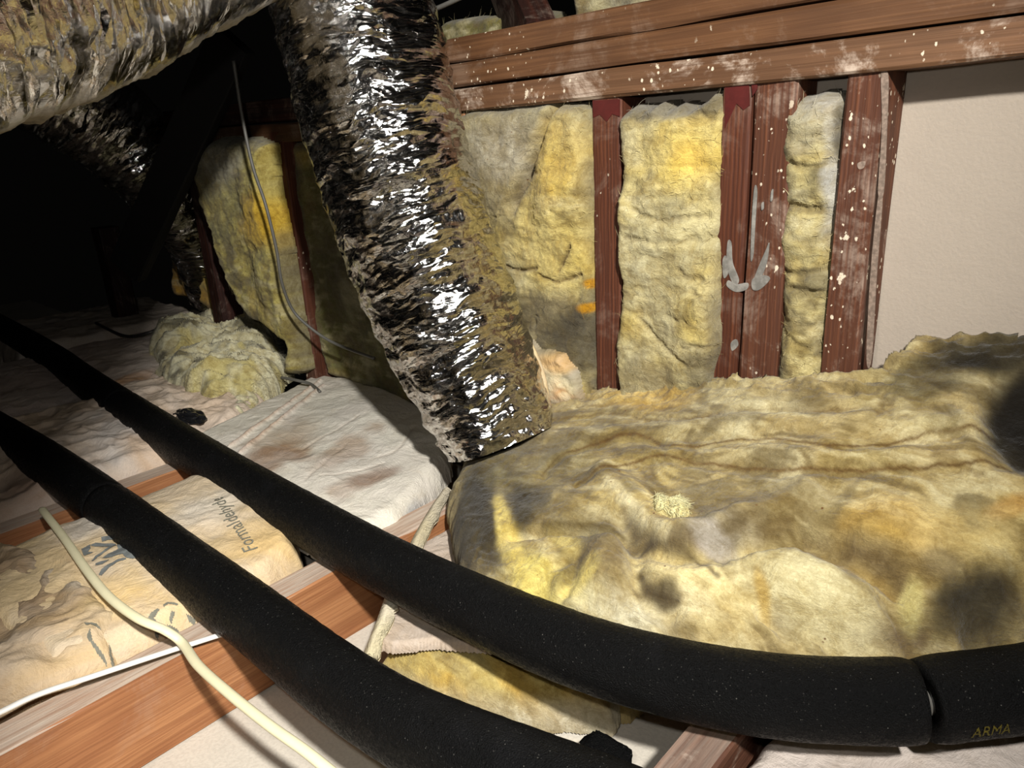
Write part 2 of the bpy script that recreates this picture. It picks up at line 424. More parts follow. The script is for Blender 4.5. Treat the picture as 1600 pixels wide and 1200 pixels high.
def mat_foil():
    m,nt,b=newmat('aluminised_film'); n=N(nt); uv=n.attr('UVc','Vector'); c=n.attr('Col'); al=n.attr('Col','Alpha')
    wob=n.node('ShaderNodeTexNoise'); nt.links.new(uv,wob.inputs['Vector']); wob.inputs['Scale'].default_value=9; wob.inputs['Detail'].default_value=3
    add=n.node('ShaderNodeVectorMath',operation='MULTIPLY_ADD'); nt.links.new(wob.outputs['Color'],add.inputs[0]); add.inputs[1].default_value=(.05,.05,.05); nt.links.new(uv,add.inputs[2])
    w=add.outputs[0]
    def facets(vec,scale,seedv):
        v=n.node('ShaderNodeTexVoronoi'); mp=n.mapping(vec,scale,seedv); nt.links.new(mp,v.inputs['Vector']); v.inputs['Scale'].default_value=1
        sub=n.node('ShaderNodeVectorMath',operation='SUBTRACT'); nt.links.new(mp,sub.inputs[0]); nt.links.new(v.outputs['Position'],sub.inputs[1])
        cc=n.node('ShaderNodeVectorMath',operation='SUBTRACT'); nt.links.new(v.outputs['Color'],cc.inputs[0]); cc.inputs[1].default_value=(.5,.5,.5)
        d=n.node('ShaderNodeVectorMath',operation='DOT_PRODUCT'); nt.links.new(sub.outputs[0],d.inputs[0]); nt.links.new(cc.outputs[0],d.inputs[1])
        return d.outputs['Value']
    f1=facets(w,(56,9,9),(0,0,0)); f2=facets(w,(120,20,20),(4,2,7)); f3=facets(n.mapping(w,(1,1,1),(0,0,0),(.25,.2,.35)),(34,8,8),(1,5,2))
    h=n.math('ADD',n.math('MULTIPLY',f1,1.),n.math('ADD',n.math('MULTIPLY',f2,.4),n.math('MULTIPLY',f3,1.1)))
    fine=n.noise(uv,90,4,.6,1.)
    h=n.math('ADD',h,n.math('MULTIPLY',fine,.07))
    nt.links.new(n.bump(h,1.,.007),b.inputs['Normal'])
    b.inputs['Metallic'].default_value=1
    dn=n.noise(uv,14,5,.7); dn2=n.noise(uv,120,3,.6)
    d=n.ramp(n.math('ADD',al,n.math('MULTIPLY',n.math('SUBTRACT',dn,.5),.7)),.35,.8)
    base=n.mix(d,(.80,.78,.75),L(150,138,112)); base=n.mix(n.ramp(dn2,.4,.7,.3,0),base,(.2,.18,.14),'MULTIPLY')
    nt.links.new(base,b.inputs['Base Color'])
    nt.links.new(n.math('SUBTRACT',1.,n.math('MULTIPLY',d,.85)),b.inputs['Metallic'])
    nt.links.new(n.math('ADD',.13,n.math('MULTIPLY',d,.5)),b.inputs['Roughness'])
    return m
def mat_foam():
    m,nt,b=newmat('black_foam_rubber'); n=N(nt); p=n.pos()
    v=n.voro(p,900,'Distance'); a=n.noise(p,400,5,.8); d=n.noise(p,14,5,.65)
    c=n.mix(n.ramp(d,.5,.75,0,.30),(.0025,.0025,.0025),(.010,.010,.011))
    sp=n.voro(n.mapping(p,(1,1,1),(5,1,2)),420); c=n.mix(n.math('MULTIPLY',n.ramp(sp,.26,.14),n.ramp(a,.53,.66)),c,(.12,.115,.10))  # sparkle of the foam painted in as pale specks
    nt.links.new(c,b.inputs['Base Color']); nt.links.new(n.ramp(a,.35,.65,.24,.75),b.inputs['Roughness']); b.inputs['Specular IOR Level'].default_value=.10
    nt.links.new(n.bump(n.math('ADD',a,n.math('MULTIPLY',v,.5)),1.,.0014),b.inputs['Normal'])
    return m
def mat_drywall(name,base,dirty=.3,spots=False):
    m,nt,b=newmat(name); n=N(nt); p=n.pos(); d=n.noise(p,7,6,.7,.4); f=n.noise(p,300,3,.6)
    c=n.mix(n.ramp(d,.42,.7,0,dirty),base,tuple(x*.62 for x in base))
    c=n.mix(n.ramp(f,.35,.6,.18,0),c,(.3,.27,.23))
    v=n.voro(n.mapping(p,(1,1,1),(.2,.1,.7)),11); c=n.mix(n.math('MULTIPLY',n.ramp(v,.045,.03),.9 if spots else .6),c,(.05,.04,.03))
    nt.links.new(c,b.inputs['Base Color']); b.inputs['Roughness'].default_value=.85; b.inputs['Specular IOR Level'].default_value=.2
    nt.links.new(n.bump(n.math('ADD',f,n.noise(p,60,4)),.25,.002),b.inputs['Normal']); return m
def mat_plain(name,col,rough=.5,metal=0,noise=0.,spec=.4,sc=60):
    m,nt,b=newmat(name); n=N(nt); f=n.noise(n.pos(),sc,4,.6)
    nt.links.new(n.mix(n.ramp(f,.35,.7,noise,0),col,tuple(x*.5 for x in col)),b.inputs['Base Color'])
    b.inputs['Roughness'].default_value=rough; b.inputs['Metallic'].default_value=metal; b.inputs['Specular IOR Level'].default_value=spec
    nt.links.new(n.bump(f,.1,.001),b.inputs['Normal'])
    return m
M_fib=mat_fiber('glass_wool',.45); M_fibw=mat_fiber('glass_wool_in_wall',.5,True); M_fibs=mat_fiber('glass_wool_loose',.35,False,gain=.95)
M_pap=mat_paper('kraft_paper',.35); M_papd=mat_paper('dusty_kraft_paper',.4)
M_joist=mat_wood('joist_lumber',L(186,134,90),L(148,97,62),dust=.12,topdust=.92,ring=20)
M_joistr=mat_wood('grey_joist_lumber',L(128,88,66),L(84,52,38),dust=.7,topdust=.3,ring=26,seed=2.)
M_stud=mat_wood('stud_lumber',L(110,62,37),L(72,37,22),dust=.12,spl=.25,ring=52,seed=1.,grain=.9,rough=.68)
M_stud2=mat_wood('splattered_stud_lumber',L(114,69,44),L(78,45,29),dust=.35,spl=.75,ring=52,seed=4.,grain=.9,rough=.68)
M_plate=mat_wood('plate_lumber',L(108,74,46),L(84,56,34),dust=.15,spl=.22,ring=20,seed=3.)
M_plate2=mat_wood('dusty_plate_lumber',L(128,92,64),L(94,66,44),dust=.85,spl=.7,ring=20,seed=6.)
M_dark=mat_wood('dark_lumber',L(70,34,22),L(38,18,12),dust=.2,ring=18,seed=8.)
M_foil=mat_foil(); M_foam=mat_foam()
M_dry=mat_drywall('ceiling_board',L(205,197,182),.3); M_dryw=mat_drywall('wall_board',L(164,152,137),.12,True)
M_cream=mat_plain('cream_vinyl',L(226,218,180),.42,0,.1); M_white=mat_plain('white_vinyl',L(226,222,214),.4,0,.08)
M_grey=mat_plain('grey_vinyl',L(88,86,80),.5,0,.2); M_blackv=mat_plain('dark_vinyl',L(52,48,46),.45)
M_copper=mat_plain('copper',L(190,110,70),.3,1)
M_ink=mat_plain('blue_grey_ink',L(122,126,124),.7,0,.5,.2,200); M_ink2=mat_plain('grey_ink',L(128,126,112),.7,0,.5,.2,200)
M_yink=mat_plain('faded_yellow_print',L(86,76,22),.6,0,.6,.2,300)
M_red=mat_plain('dark_red_paint',L(78,25,21),.55,0,.5,.3,90); M_blue=mat_plain('pale_blue_grey_paint',L(138,134,126),.7,0,.9,.3,120)
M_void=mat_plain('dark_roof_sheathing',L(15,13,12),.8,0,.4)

WY=1.566   # plane of the stud faces
# ================================================================ THE SETTING
def sheet(name,pts,mat,label=None,th=.012):
    P=np.array(pts,float); nrm=np.cross(P[1]-P[0],P[2]-P[0]); nrm/=np.linalg.norm(nrm); n=len(P)
    V=np.vstack([P,P-nrm*th]); f=[list(range(n)),list(range(2*n-1,n-1,-1))]+[[i,i+n,(i+1)%n+n,(i+1)%n] for i in range(n)]
    o=mk(name,V,f,mat,smooth=False); tag(o,label,kind='structure'); return o
sheet('floor',[(-7,-1.8,-1.2),(2.4,-1.8,-1.2),(2.4,1.72,-1.2),(-7,1.72,-1.2)],M_dry,'dusty off-white ceiling board seen from above, lying between the joists',.03)
sheet('wall_back',[(-2.0,WY+.112,-1.2),(2.4,WY+.112,-1.2),(2.4,WY+.112,.11),(-2.0,WY+.112,.022)],M_dryw,'pale greige wall board behind the studs, open at the right',.02)
# joists (x centre, y range)
joist_lab={-1.418:'sawn orange-brown joist with dusty grey top crossed by the thin white cable',
 -2.31:'orange-brown joist glimpsed between the two black pipes at the upper left',
 -3.20:'joist mostly buried under kraft paper left of the torn insulation heap',
 -4.09:'far reddish joist ending at the foot of the leftmost stud',
 -0.452:'grey weathered joist under the end of the right-hand black pipe',
 0.52:'joist out of view to the right beneath the black pipes'}
for x,lab in joist_lab.items():
    w=.083
    o=timber('joist',(x,-1.0,-1.1),(x,WY+.1 if x!=-.452 else 1.5,-1.1),w,.2,M_joistr if x==-.452 else M_joist,seed=int(-x*10))
    tag(o,lab,'joist')
# studs
def stud(x,w,z0,z1,mat,lab,dx=0.,seed=0,dep=.11,yc=None):
    o=timber('stud',(x,(WY if yc is None else yc)+dep/2,z0),(x+dx,(WY if yc is None else yc)+dep/2,z1),w,dep,mat,seed=seed,across=(0,1,0)); return tag(o,lab,'stud')
ptop=lambda x:.024+(x+1.657)*.0236
s_mid=stud(-1.114,.083,-1.18,ptop(-1.114),M_stud,'dark reddish stud with a red painted top between the two widest yellow batts',seed=1)
s_dl=stud(-.778,.068,-1.18,ptop(-.778),M_stud,'left board of the doubled stud, smooth dark red brown',seed=2)
s_dr=stud(-.695,.088,-1.18,ptop(-.695),M_stud2,'right board of the doubled stud, ridged grain with paint flecks',seed=3)
s_r=stud(-.516,.074,-1.18,ptop(-.516),M_stud2,'rightmost stud with white dust smeared edge beside the bare wall board',seed=5)
stud(-1.645,.083,-1.18,ptop(-1.645),M_joist,'orange stud almost hidden behind the silver duct under the bottom plate',seed=6)
stud(-2.615,.083,-1.18,0,M_stud,'narrow reddish stud at the right edge of the far yellow batt',seed=7)
stud(-3.36,.09,-1.18,-.04,M_dark,'dark stud at the left edge of the far yellow batt',seed=8)
stud(-4.5,.12,-1.18,-.45,M_dark,'short dark red post in the shadow beyond the torn insulation heap',seed=9,yc=1.5)
# red painted tops, pale smears: thin coats of paint on the stud faces
def coat(parent,pts,mat,name,label=None,y=WY-.0022,n=0,seed=0):
    P=[aty(px,py,y) for px,py in pts]; P=np.array([[p[0],p[2]] for p in P])
    P=smoothpoly(P,5) if n else P
    k=len(P); c=P.mean(0)
    V=[(a,y-.0008,b) for a,b in P]+[(c[0],y-.0012,c[1])]+[(a,y+.002,b) for a,b in P]
    f=[[i,(i+1)%k,k] for i in range(k)]+[[i,(i+1)%k,k+1+(i+1)%k,k+1+i][::-1] for i in range(k)]
    par=bpy.data.objects[parent.name]
    V=np.array(V); Vw=V*S; Vw[:,2]+=Z0*S
    inv=np.array(par.matrix_basis.inverted())
    Vl=(inv[:3,:3]@Vw.T).T+inv[:3,3]
    me=bpy.data.meshes.new(name); me.from_pydata(Vl.tolist(),[],f); me.materials.append(mat)
    o=bpy.data.objects.new(name,me); link(o,par)
    if label: o['label']=label
    return o
coat(s_mid,[(926,157),(968,155),(968,182),(957,178),(948,190),(936,178),(927,184)],M_red,'paint_mark','dark red paint on the top of the stud')
coat(s_dl,[(1133,131),(1170,127),(1171,165),(1162,172),(1150,158),(1141,178),(1133,200)],M_red,'paint_mark','dark red paint on the top of the stud')
coat(s_dr,[(1174,127),(1184,126),(1183,140),(1176,150)],M_red,'paint_mark','dark red paint on the top of the stud')
for pts in [[(1179,292),(1183,300),(1180,350),(1177,398),(1173,404),(1175,340)],[(1196,392),(1202,380),(1197,415),(1184,442),(1176,444),(1184,420)],[(1176,436),(1192,430),(1203,436),(1188,452),(1176,452)],[(1205,300),(1208,296),(1207,312),(1204,314)],[(1190,318),(1193,316),(1193,326),(1190,328)]]:
    coat(s_dr,pts,M_blue,'paint_smear','pale blue-grey paint smear',n=1)
for pts in [[(1137,378),(1143,380),(1145,410),(1155,438),(1146,444),(1136,415)],[(1138,438),(1150,444),(1168,442),(1167,452),(1150,456),(1136,447)],[(1129,408),(1134,400),(1138,425),(1131,434)],[(1142,536),(1150,530),(1153,540),(1144,548)]]:
    coat(s_dl,pts,M_blue,'paint_smear','pale blue-grey paint smear',n=1)
for pts in [[(1377,112),(1388,118),(1386,200),(1381,300),(1372,300),(1378,200)],[(1372,310),(1379,310),(1370,430),(1362,560),(1354,560),(1360,430)],[(1340,255),(1352,252),(1350,262),(1342,264)]]:
    coat(s_r,pts,mat_plain('pale_dust',L(140,122,108),.9,0,.9,.1,260),'dust_smear','pale dust smeared down the edge',n=2)
# plates: bottom one first, each rising slightly to the right
def plate(x0,x1,zc0,zc1,h,dep,mat,lab,yoff=0.,seed=0):
    o=timber('wall_plate',(x0,WY+dep/2+yoff,zc0),(x1,WY+dep/2+yoff,zc1),dep,h,mat,seed=seed); return tag(o,lab,'board')
zl=lambda x,a:a+(x+1.657)*.0236
plate(-1.70,2.4,zl(-1.7,.055),zl(2.4,.055),.062,.14,M_plate2,'lowest of three stacked boards over the studs, heavily spattered with white',-.012,1)
plate(-1.72,2.4,zl(-1.72,.124),zl(2.4,.124),.060,.14,M_plate,'middle of three stacked boards over the studs, plain brown',-.002,2)
plate(-1.76,2.4,zl(-1.76,.187),zl(2.4,.195),.060,.14,M_plate,'topmost of three stacked boards over the studs, with a dark knot at the top',.0,3)
plate(-4.8,-2.0,-.02,.0,.066,.12,M_plate,'far dusty board over the yellow batt left of the duct',0,4)
plate(-4.8,-2.0,.06,.08,.08,.12,M_dark,'dark board above the far dusty board',.01,5)

# roof: sheathing high above and rafters, lost in the dark
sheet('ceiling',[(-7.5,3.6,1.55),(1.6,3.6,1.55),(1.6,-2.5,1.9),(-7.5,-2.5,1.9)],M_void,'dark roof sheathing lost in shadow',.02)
tag(timber('rafter',(-1.45,1.72,.18),(-2.35,2.35,.95),.09,.16,M_dark,seed=11),'dark reddish rafter rising behind the top board at the top of the frame','rafter')

tb=timber('shade_board_1',(2.2,-1.385,.63),(-.36,.228,.63),.085,.22,M_dark,seed=21); tag(tb,'dark board added overhead, out of view, to shade the far left',kind='structure')  # added unseen board: blocks the work lamp so the far-left floor stays dark

# ================================================================ WALL BATTS
def wallbatt(name,pix,yref,bulge,seed,base=WY+.1,rr=.035,res=.0042,col=(208,194,138)):
    P=np.array([[*(lambda p:(p[0],p[2]))(aty(px,py,yref))] for px,py in pix])
    s=Slab(P,'y',lambda a,b:np.full(a.shape,base-yref),base,rr,res,.008,seed); s.yref=yref; s.base_color(col)
    s.off+=bulge*.6*fbm(s.A*5,s.B*4,0,3,seed)+.008*fbm(s.A*14,s.B*18,0,3,seed+5)+.0025*fbm(s.A*60,s.B*80,0,3,seed+8)
    s.off-=.006*np.clip(fbm(s.A*6,s.B*20,1,3,seed+3,True)-.35,0,1)
    s.off+=.0014*fbm(s.A*90,s.B*110,0,3,seed+9,True)
    st=fbm(s.A*14,s.B*34,3,5,seed+50); s.tint((232,224,184),sst(.08,.45,st)*.5); s.tint((128,112,72),sst(.08,.45,-st)*.7)
    s.tint((124,114,84),sst(.08,.42,fbm(s.A*12,s.B*14,9,5,seed+51))*.8)
    cr=np.clip(fbm(s.A*7,s.B*9,2,4,seed+21,True,.6)-.72,0,1)*2
    s.off-=.02*cr; s.tint((120,108,70),cr*.9)
    s.tint((222,196,98),sst(.05,.5,fbm(s.A*4,s.B*4,0,3,seed+30))*.6)
    s.tint((206,198,160),sst(.1,.5,fbm(s.A*6,s.B*5,7,3,seed+31))*.7)
    s.tint((128,120,98),(1-sst(0,.045,s.d+.02*fbm(s.A*18,s.B*18,0,3,seed+2)))*.8)  # grey-olive edge shade painted into the batt colour
    return s
def fin(s,name,lab,cat,mat=None,group=None):
    o=s.build(name,mat or M_fibw,fuzz=int((s.d>0).sum()*.09),flen=.018); return tag(o,lab,cat,group)
# wide bay right of the duct
s=wallbatt('a',[(700,180),(740,168),(852,156),(868,158),(900,158),(921,166),(924,300),(927,480),(931,650),(870,660),(800,660),(720,560),(690,380)],WY-.02,.04,11)
s.tint((150,142,118),s.blob(775,250,85,90,0,.5,.4)*.75)
s.tint((186,180,164),s.blob(780,235,50,45,0,.5,.5,20)*.55)
s.off-=.045*s.line([(862,165),(842,215),(822,262),(800,320)],.016); s.tint((120,106,84),s.line([(862,165),(842,215),(822,262),(800,320)],.012)*.8)
s.off+=.035*s.blob(885,250,45,110,4,.6,.15)
s.tint((226,196,96),s.blob(870,250,45,70,0,.5,.4)*.7)
s.tint((228,206,116),s.blob(860,390,65,70,0,.5,.4)*.6)
s.tint((112,100,74),s.blob(850,500,70,40,20,.5,.5)*.8)
s.tint((86,80,66),s.blob(895,545,50,55,30,.45,.5)*.85)
s.tint((120,112,84),s.blob(780,470,30,90,-15,.6,.4)*.6)
s.tint((206,150,20),s.blob(917,445,9,7,0,.4,.3)*.9); s.tint((206,150,20),s.blob(915,482,14,7,0,.4,.3)*.9)
for l in ([(840,430),(868,442),(905,430)],[(870,425),(885,400),(893,385)],[(780,415),(812,425),(835,420)]):
    s.off-=.012*s.line(l,.005); s.tint((110,88,50),s.line(l,.004)*.8)
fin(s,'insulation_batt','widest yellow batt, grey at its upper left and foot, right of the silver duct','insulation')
# middle bay
s=wallbatt('b',[(952,182),(975,160),(1004,158),(1018,150),(1030,166),(1046,156),(1066,162),(1084,150),(1100,138),(1126,140),(1132,170),(1129,300),(1126,450),(1122,560),(1112,620),(1060,640),(960,640),(948,560),(956,440),(950,380),(956,280)],WY-.03,.05,23)
s.tint((226,200,100),s.blob(1070,235,60,60,0,.5,.4)*.7); s.tint((218,180,70),s.blob(1075,245,28,24,0,.6,.4)*.55)
s.tint((128,122,106),s.blob(1040,170,90,16,-5,.5,.6)*.85); s.off-=.03*s.blob(1060,165,40,14,-30,.5,.4)
s.tint((214,206,164),s.blob(1050,380,70,60,0,.6,.4)*.6)
s.tint((150,138,104),s.blob(1010,590,60,25,0,.5,.5)*.7); s.tint((130,120,92),s.blob(1100,570,35,30,30,.5,.5)*.7)
for l in ([(985,330),(1030,345),(1100,338)],[(975,372),(1050,380),(1125,370)],[(1060,420),(1095,440),(1125,445)],[(990,500),(1030,540),(1070,570)],[(1070,540),(1100,545),(1122,538)],[(1080,160),(1100,185),(1112,180)]):
    s.off-=.008*s.line(l,.007,.009); s.tint((134,118,80),s.line(l,.005,.009)*.4)
fin(s,'insulation_batt','yellow batt between the red-topped stud and the doubled stud','insulation')
# narrow bay
s=wallbatt('c',[(1200,162),(1236,146),(1270,140),(1300,144),(1322,152),(1318,230),(1312,330),(1304,430),(1294,520),(1290,620),(1198,620),(1200,450),(1196,350),(1198,250)],WY-.02,.035,37,rr=.06)
s.tint((196,192,182),s.blob(1270,165,50,24,0,.5,.5)*.9); s.tint((200,198,190),s.blob(1295,270,16,100,2,.5,.6,20)*.85)
s.tint((90,84,72),s.blob(1308,215,12,45,0,.5,.5)*.85); s.tint((206,200,172),s.blob(1250,200,30,40,0,.5,.4)*.6)
for k,y in enumerate((205,262,330,372,430,462,505,540)):
    l=[(1214+(k%2)*18,y-6),(1250,y+7-4*(k%3)),(1300-(k%3)*14,y-5)]; s.off-=(.005+.005*(k%3))*s.line(l,.008,.012,seed=k); s.tint((140,126,90),s.line(l,.006,.012,seed=k)*.4)
fin(s,'insulation_batt','narrow yellow batt with whitish grey top beside the rightmost stud','insulation')
# far bays
s=wallbatt('d',[(300,232),(330,214),(372,216),(400,226),(408,300),(424,372),(436,440),(448,520),(462,590),(436,590),(440,545),(380,500),(350,440),(330,370),(306,320)],WY-.10,.05,41,base=WY-.005,rr=.05,res=.006,col=(196,184,108))
s.tint((128,126,104),s.blob(335,260,40,60,0,.5,.5)*.8); s.tint((190,186,170),s.blob(345,255,22,26,0,.5,.5)*.6)
s.tint((222,184,60),s.blob(402,345,30,36,0,.5,.4)*.85); s.tint((224,206,110),s.blob(410,270,14,60,-10,.5,.4)*.6)
s.tint((150,146,96),s.blob(345,340,28,40,20,.5,.4)*.6)
fin(s,'insulation_batt','far bright yellow batt hanging left of the silver duct','insulation')
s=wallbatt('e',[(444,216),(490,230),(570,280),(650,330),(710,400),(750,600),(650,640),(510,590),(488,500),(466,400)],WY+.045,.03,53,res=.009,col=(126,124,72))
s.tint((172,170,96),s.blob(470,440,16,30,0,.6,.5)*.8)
s.tint((84,80,60),s.blob(540,420,50,200,-15,.6,.4)*.5)  # base colour and this band darkened: the duct's shadow painted into the wool
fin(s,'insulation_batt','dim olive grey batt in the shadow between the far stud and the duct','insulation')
s=wallbatt('f',[(262,400),(280,378),(300,400),(318,430),(338,470),(345,500),(290,470),(262,466)],WY+.1,.04,59,base=WY+.25,res=.009,col=(206,160,50))
s.tint((232,176,40),s.blob(300,460,30,14,10,.6,.4)*.8)
fin(s,'insulation_batt','small orange yellow batt at the far dark end of the wall','insulation')
# batts above the plates at the top edge
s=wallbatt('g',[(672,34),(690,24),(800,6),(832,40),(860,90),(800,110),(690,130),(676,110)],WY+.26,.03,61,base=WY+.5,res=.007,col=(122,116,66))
s.tint((150,140,60),s.blob(785,25,30,12,0,.6,.4)*.7)
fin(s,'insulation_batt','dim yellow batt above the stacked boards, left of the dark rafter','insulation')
s=wallbatt('h',[(880,-60),(1060,-90),(1200,-60),(1230,40),(1010,80),(885,90)],WY+.3,.03,67,base=WY+.5,res=.009,col=(150,140,118))
fin(s,'insulation_batt','pale grey wool above the stacked boards, right of the dark rafter','insulation')

# ================================================================ THE BIG BLANKET
xs=[-1.6,-1.3,-1.19,-.81,-.45,-.25,0,.5]; zb=[-.82,-.76,-.728,-.600,-.508,-.50,-.455,-.40]
fx=[-1.6,-1.2,-.9,-.6,-.35,-.1,.1,.5]; fy=[1.1,1.0,.93,.96,1.06,1.23,1.42,1.5]
def HB(a,b):
    zbk=np.interp(a,xs,zb); yf=np.interp(a,fx,fy); t=np.clip((b-yf)/(1.6-yf),-.3,1.2)
    zf=np.interp(a,[-1.4,-.9,-.4,0,.5],[-.885,-.90,-.87,-.80,-.72])
    return zf+(zbk-zf)*t
poly=[(-1.50,1.50),(-1.46,1.34),(-1.36,1.16),(-1.24,1.06),(-1.10,.955),(-.98,.905),(-.80,.905),(-.62,.945),(-.45,1.02),(-.30,1.12),(-.16,1.22),(-.03,1.34),(.08,1.46),(.45,1.52),(1.0,1.52),(1.05,1.66),(-.40,1.668),(-.44,1.565),(-1.05,1.558),(-1.16,1.565),(-1.38,1.562)]
s=Slab(poly,'z',HB,-1.0,.10,.0032,.012,5,poly[:15])
s.base_color((192,175,126)); A,B=s.A,s.B; s.march=True
s.off+=.012*fbm(A*4.5,B*6,0,3,71)+.007*fbm(A*10,B*13,0,3,72)+.0028*fbm(A*34,B*50,0,4,73)+.0014*fbm(A*90,B*140,0,3,74,True)
wx=A+.04*fbm(A*7,B*7,0,3,171); wy=B+.04*fbm(A*7,B*7,5,3,172)
s.tint((206,184,112),sst(.0,.5,fbm(A*4,B*6,0,4,75))*.5); s.tint((158,142,90),sst(.05,.5,fbm(A*5,B*9,3,4,76))*.6)
s.tint((210,204,170),sst(.15,.5,fbm(A*6,B*10,6,4,77))*.5)
s.tint((150,132,74),s.blob(900,690,160,50,-8,.7,.4)*.55)
st=fbm(wx*9,wy*55,0,4,173); s.tint((232,222,178),sst(.08,.45,st)*.55); s.tint((116,98,58),sst(.06,.45,-st)*.7)
pt=fbm(wx*11,wy*16,2,5,174); s.tint((122,108,74),sst(.08,.42,pt)*.8)
vn=fbm(wx*8,wy*18,4,4,175,True,.6); s.tint((120,96,56),sst(.60,.82,vn)*.45); s.off-=.003*sst(.60,.82,vn)
# long seams of the layers
for k,l in enumerate(([(850,745),(880,715),(960,692),(1010,690),(1060,705),(1180,692),(1300,704),(1420,690),(1560,665)],
          [(900,765),(960,735),(1030,722),(1110,728),(1200,738),(1330,739),(1450,733),(1590,722)],
          [(840,668),(880,655),(960,648),(1060,660),(1180,642),(1290,644),(1340,640)],
          [(900,636),(1000,630),(1060,618)])):
    wl=s.line(l,.012,.006,k); s.off-=(.008 if k<2 else .006)*wl
    s.tint((96,66,30),s.line(l,.0026,.006,k)*(.9 if k<2 else .5)); s.tint((150,128,80),s.line(l,.012,.006,k)*.18)
s.off+=.012*s.blob(1150,710,350,14,-2,.8,.1); s.off+=.014*s.blob(1100,670,350,12,-3,.8,.1)
# folds in front: lip, valley, ridges
lip=[(945,750),(985,790),(1015,830),(1050,853),(1100,850),(1150,838),(1220,812),(1290,775)]
s.off+=.020*s.line([(935,740),(980,775),(1010,815),(1050,838),(1110,832),(1160,812),(1250,775)],.030)
s.off-=.030*s.line([(975,815),(1005,848),(1050,872),(1100,868),(1150,858),(1230,840),(1300,850),(1400,900)],.022)
s.tint((112,94,62),s.line([(975,800),(1005,840),(1050,860),(1100,862),(1150,850),(1230,815)],.010)*.9)  # shade beneath the overhanging lip, painted as a dark line
s.tint((222,212,170),s.line([(948,752),(975,775),(1000,805),(1030,838)],.012)*.7)
s.off-=.026*s.line([(985,860),(992,900),(1015,935),(1045,950)],.025); s.tint((88,74,50),s.line([(990,850),(990,890),(1005,925),(1035,945)],.014)*.85)
s.off+=.024*s.blob(955,870,38,45,20,.6,.2); s.tint((138,122,86),s.blob(955,865,45,48,20,.6,.4)*.8)
s.off+=.018*s.blob(1060,890,60,40,25,.5,.2)
s.off-=.02*s.line([(800,835),(870,830),(920,828),(975,845)],.012); s.tint((92,78,48),s.line([(850,828),(920,828),(975,842)],.006)*.8)
s.off+=.014*s.blob(880,790,70,30,-15,.7,.3); s.off-=.018*s.line([(870,880),(900,870),(880,930),(840,950)],.016)
s.off+=.020*s.blob(1230,880,140,50,22,.6,.2); s.off-=.022*s.line([(1150,838),(1240,840),(1330,880),(1420,915),(1520,930)],.022)
s.off-=.028*s.line([(1190,955),(1260,985),(1370,1000),(1440,1010)],.016); s.tint((106,88,64),s.line([(1200,960),(1260,988),(1350,1002),(1440,1012)],.010)*.85)
s.off+=.012*s.blob(1400,830,120,50,15,.7,.2)
# colours
P=s.polymask([(1000,870),(1045,850),(1090,880),(1140,900),(1155,860),(1190,930),(1200,960),(1130,965),(1060,950),(1040,925),(1000,900)],.03,.04)
s.tint((238,222,166),P*.9)
s.tint((226,216,170),s.blob(1250,900,110,50,22,.5,.4)*.85); s.tint((240,228,184),s.blob(1050,960,60,18,10,.5,.4)*.7)
s.tint((200,166,88),s.blob(1385,830,85,45,15,.6,.6)*.55); s.tint((184,150,66),s.blob(1380,850,45,22,10,.6,.5)*.6)
s.tint((206,160,84),s.blob(1580,795,35,16,-15,.5,.4)*.6); s.tint((226,204,140),s.blob(1500,830,80,40,0,.6,.5)*.45)
s.tint((226,222,196),s.blob(960,960,90,30,15,.6,.5)*.7); s.tint((230,214,120),s.blob(850,905,60,40,30,.6,.5)*.6)
s.tint((236,214,120),s.blob(800,850,18,70,-18,.5,.5)*.85); s.tint((234,216,130),s.blob(905,905,35,16,-30,.5,.4)*.8); s.tint((236,218,140),s.blob(880,845,30,14,30,.5,.4)*.7)
s.tint((140,124,84),s.blob(1235,790,90,28,-15,.6,.5)*.6); s.tint((140,128,96),s.blob(1350,870,90,16,22,.6,.5)*.6)
s.tint((150,144,128),s.blob(1120,820,60,16,-8,.5,.5)*.6); s.tint((188,180,170),s.blob(1110,846,40,16,10,.5,.5)*.6)
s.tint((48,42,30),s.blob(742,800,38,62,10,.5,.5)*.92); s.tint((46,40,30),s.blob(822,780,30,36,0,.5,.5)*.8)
s.tint((96,88,58),s.blob(770,710,70,40,0,.6,.5)*.7); s.tint((110,98,64),s.blob(880,740,60,40,0,.6,.5)*.6)
s.tint((120,106,70),s.blob(905,810,70,30,10,.6,.6)*.6)
s.tint((60,52,38),s.blob(1528,958,70,34,-12,.5,.5)*.8); s.off-=.02*s.blob(1528,958,62,34,-12,.6,.2)
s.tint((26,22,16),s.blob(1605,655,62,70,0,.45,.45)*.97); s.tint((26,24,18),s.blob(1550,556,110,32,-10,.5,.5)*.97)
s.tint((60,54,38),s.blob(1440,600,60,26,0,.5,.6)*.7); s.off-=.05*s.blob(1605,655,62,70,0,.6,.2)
s.tint((96,84,66),s.blob(1470,880,45,14,0,.5,.5)*.6)
s.tint((238,232,200),s.line([(735,690),(800,665),(850,650)],.018)*.5)
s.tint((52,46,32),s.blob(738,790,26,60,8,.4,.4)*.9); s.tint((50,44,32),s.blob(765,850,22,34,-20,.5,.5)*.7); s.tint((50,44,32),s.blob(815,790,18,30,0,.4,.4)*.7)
s.tint((236,216,128),s.blob(785,815,13,50,-8,.35,.35)*.9); s.tint((232,214,140),s.blob(800,850,22,14,0,.4,.4)*.7); s.tint((238,222,130),s.blob(838,902,30,24,0,.5,.5)*.8)
s.tint((88,78,52),s.blob(985,760,16,10,30,.5,.5)*.5); s.tint((104,90,60),s.blob(880,905,30,10,-45,.5,.5)*.6)
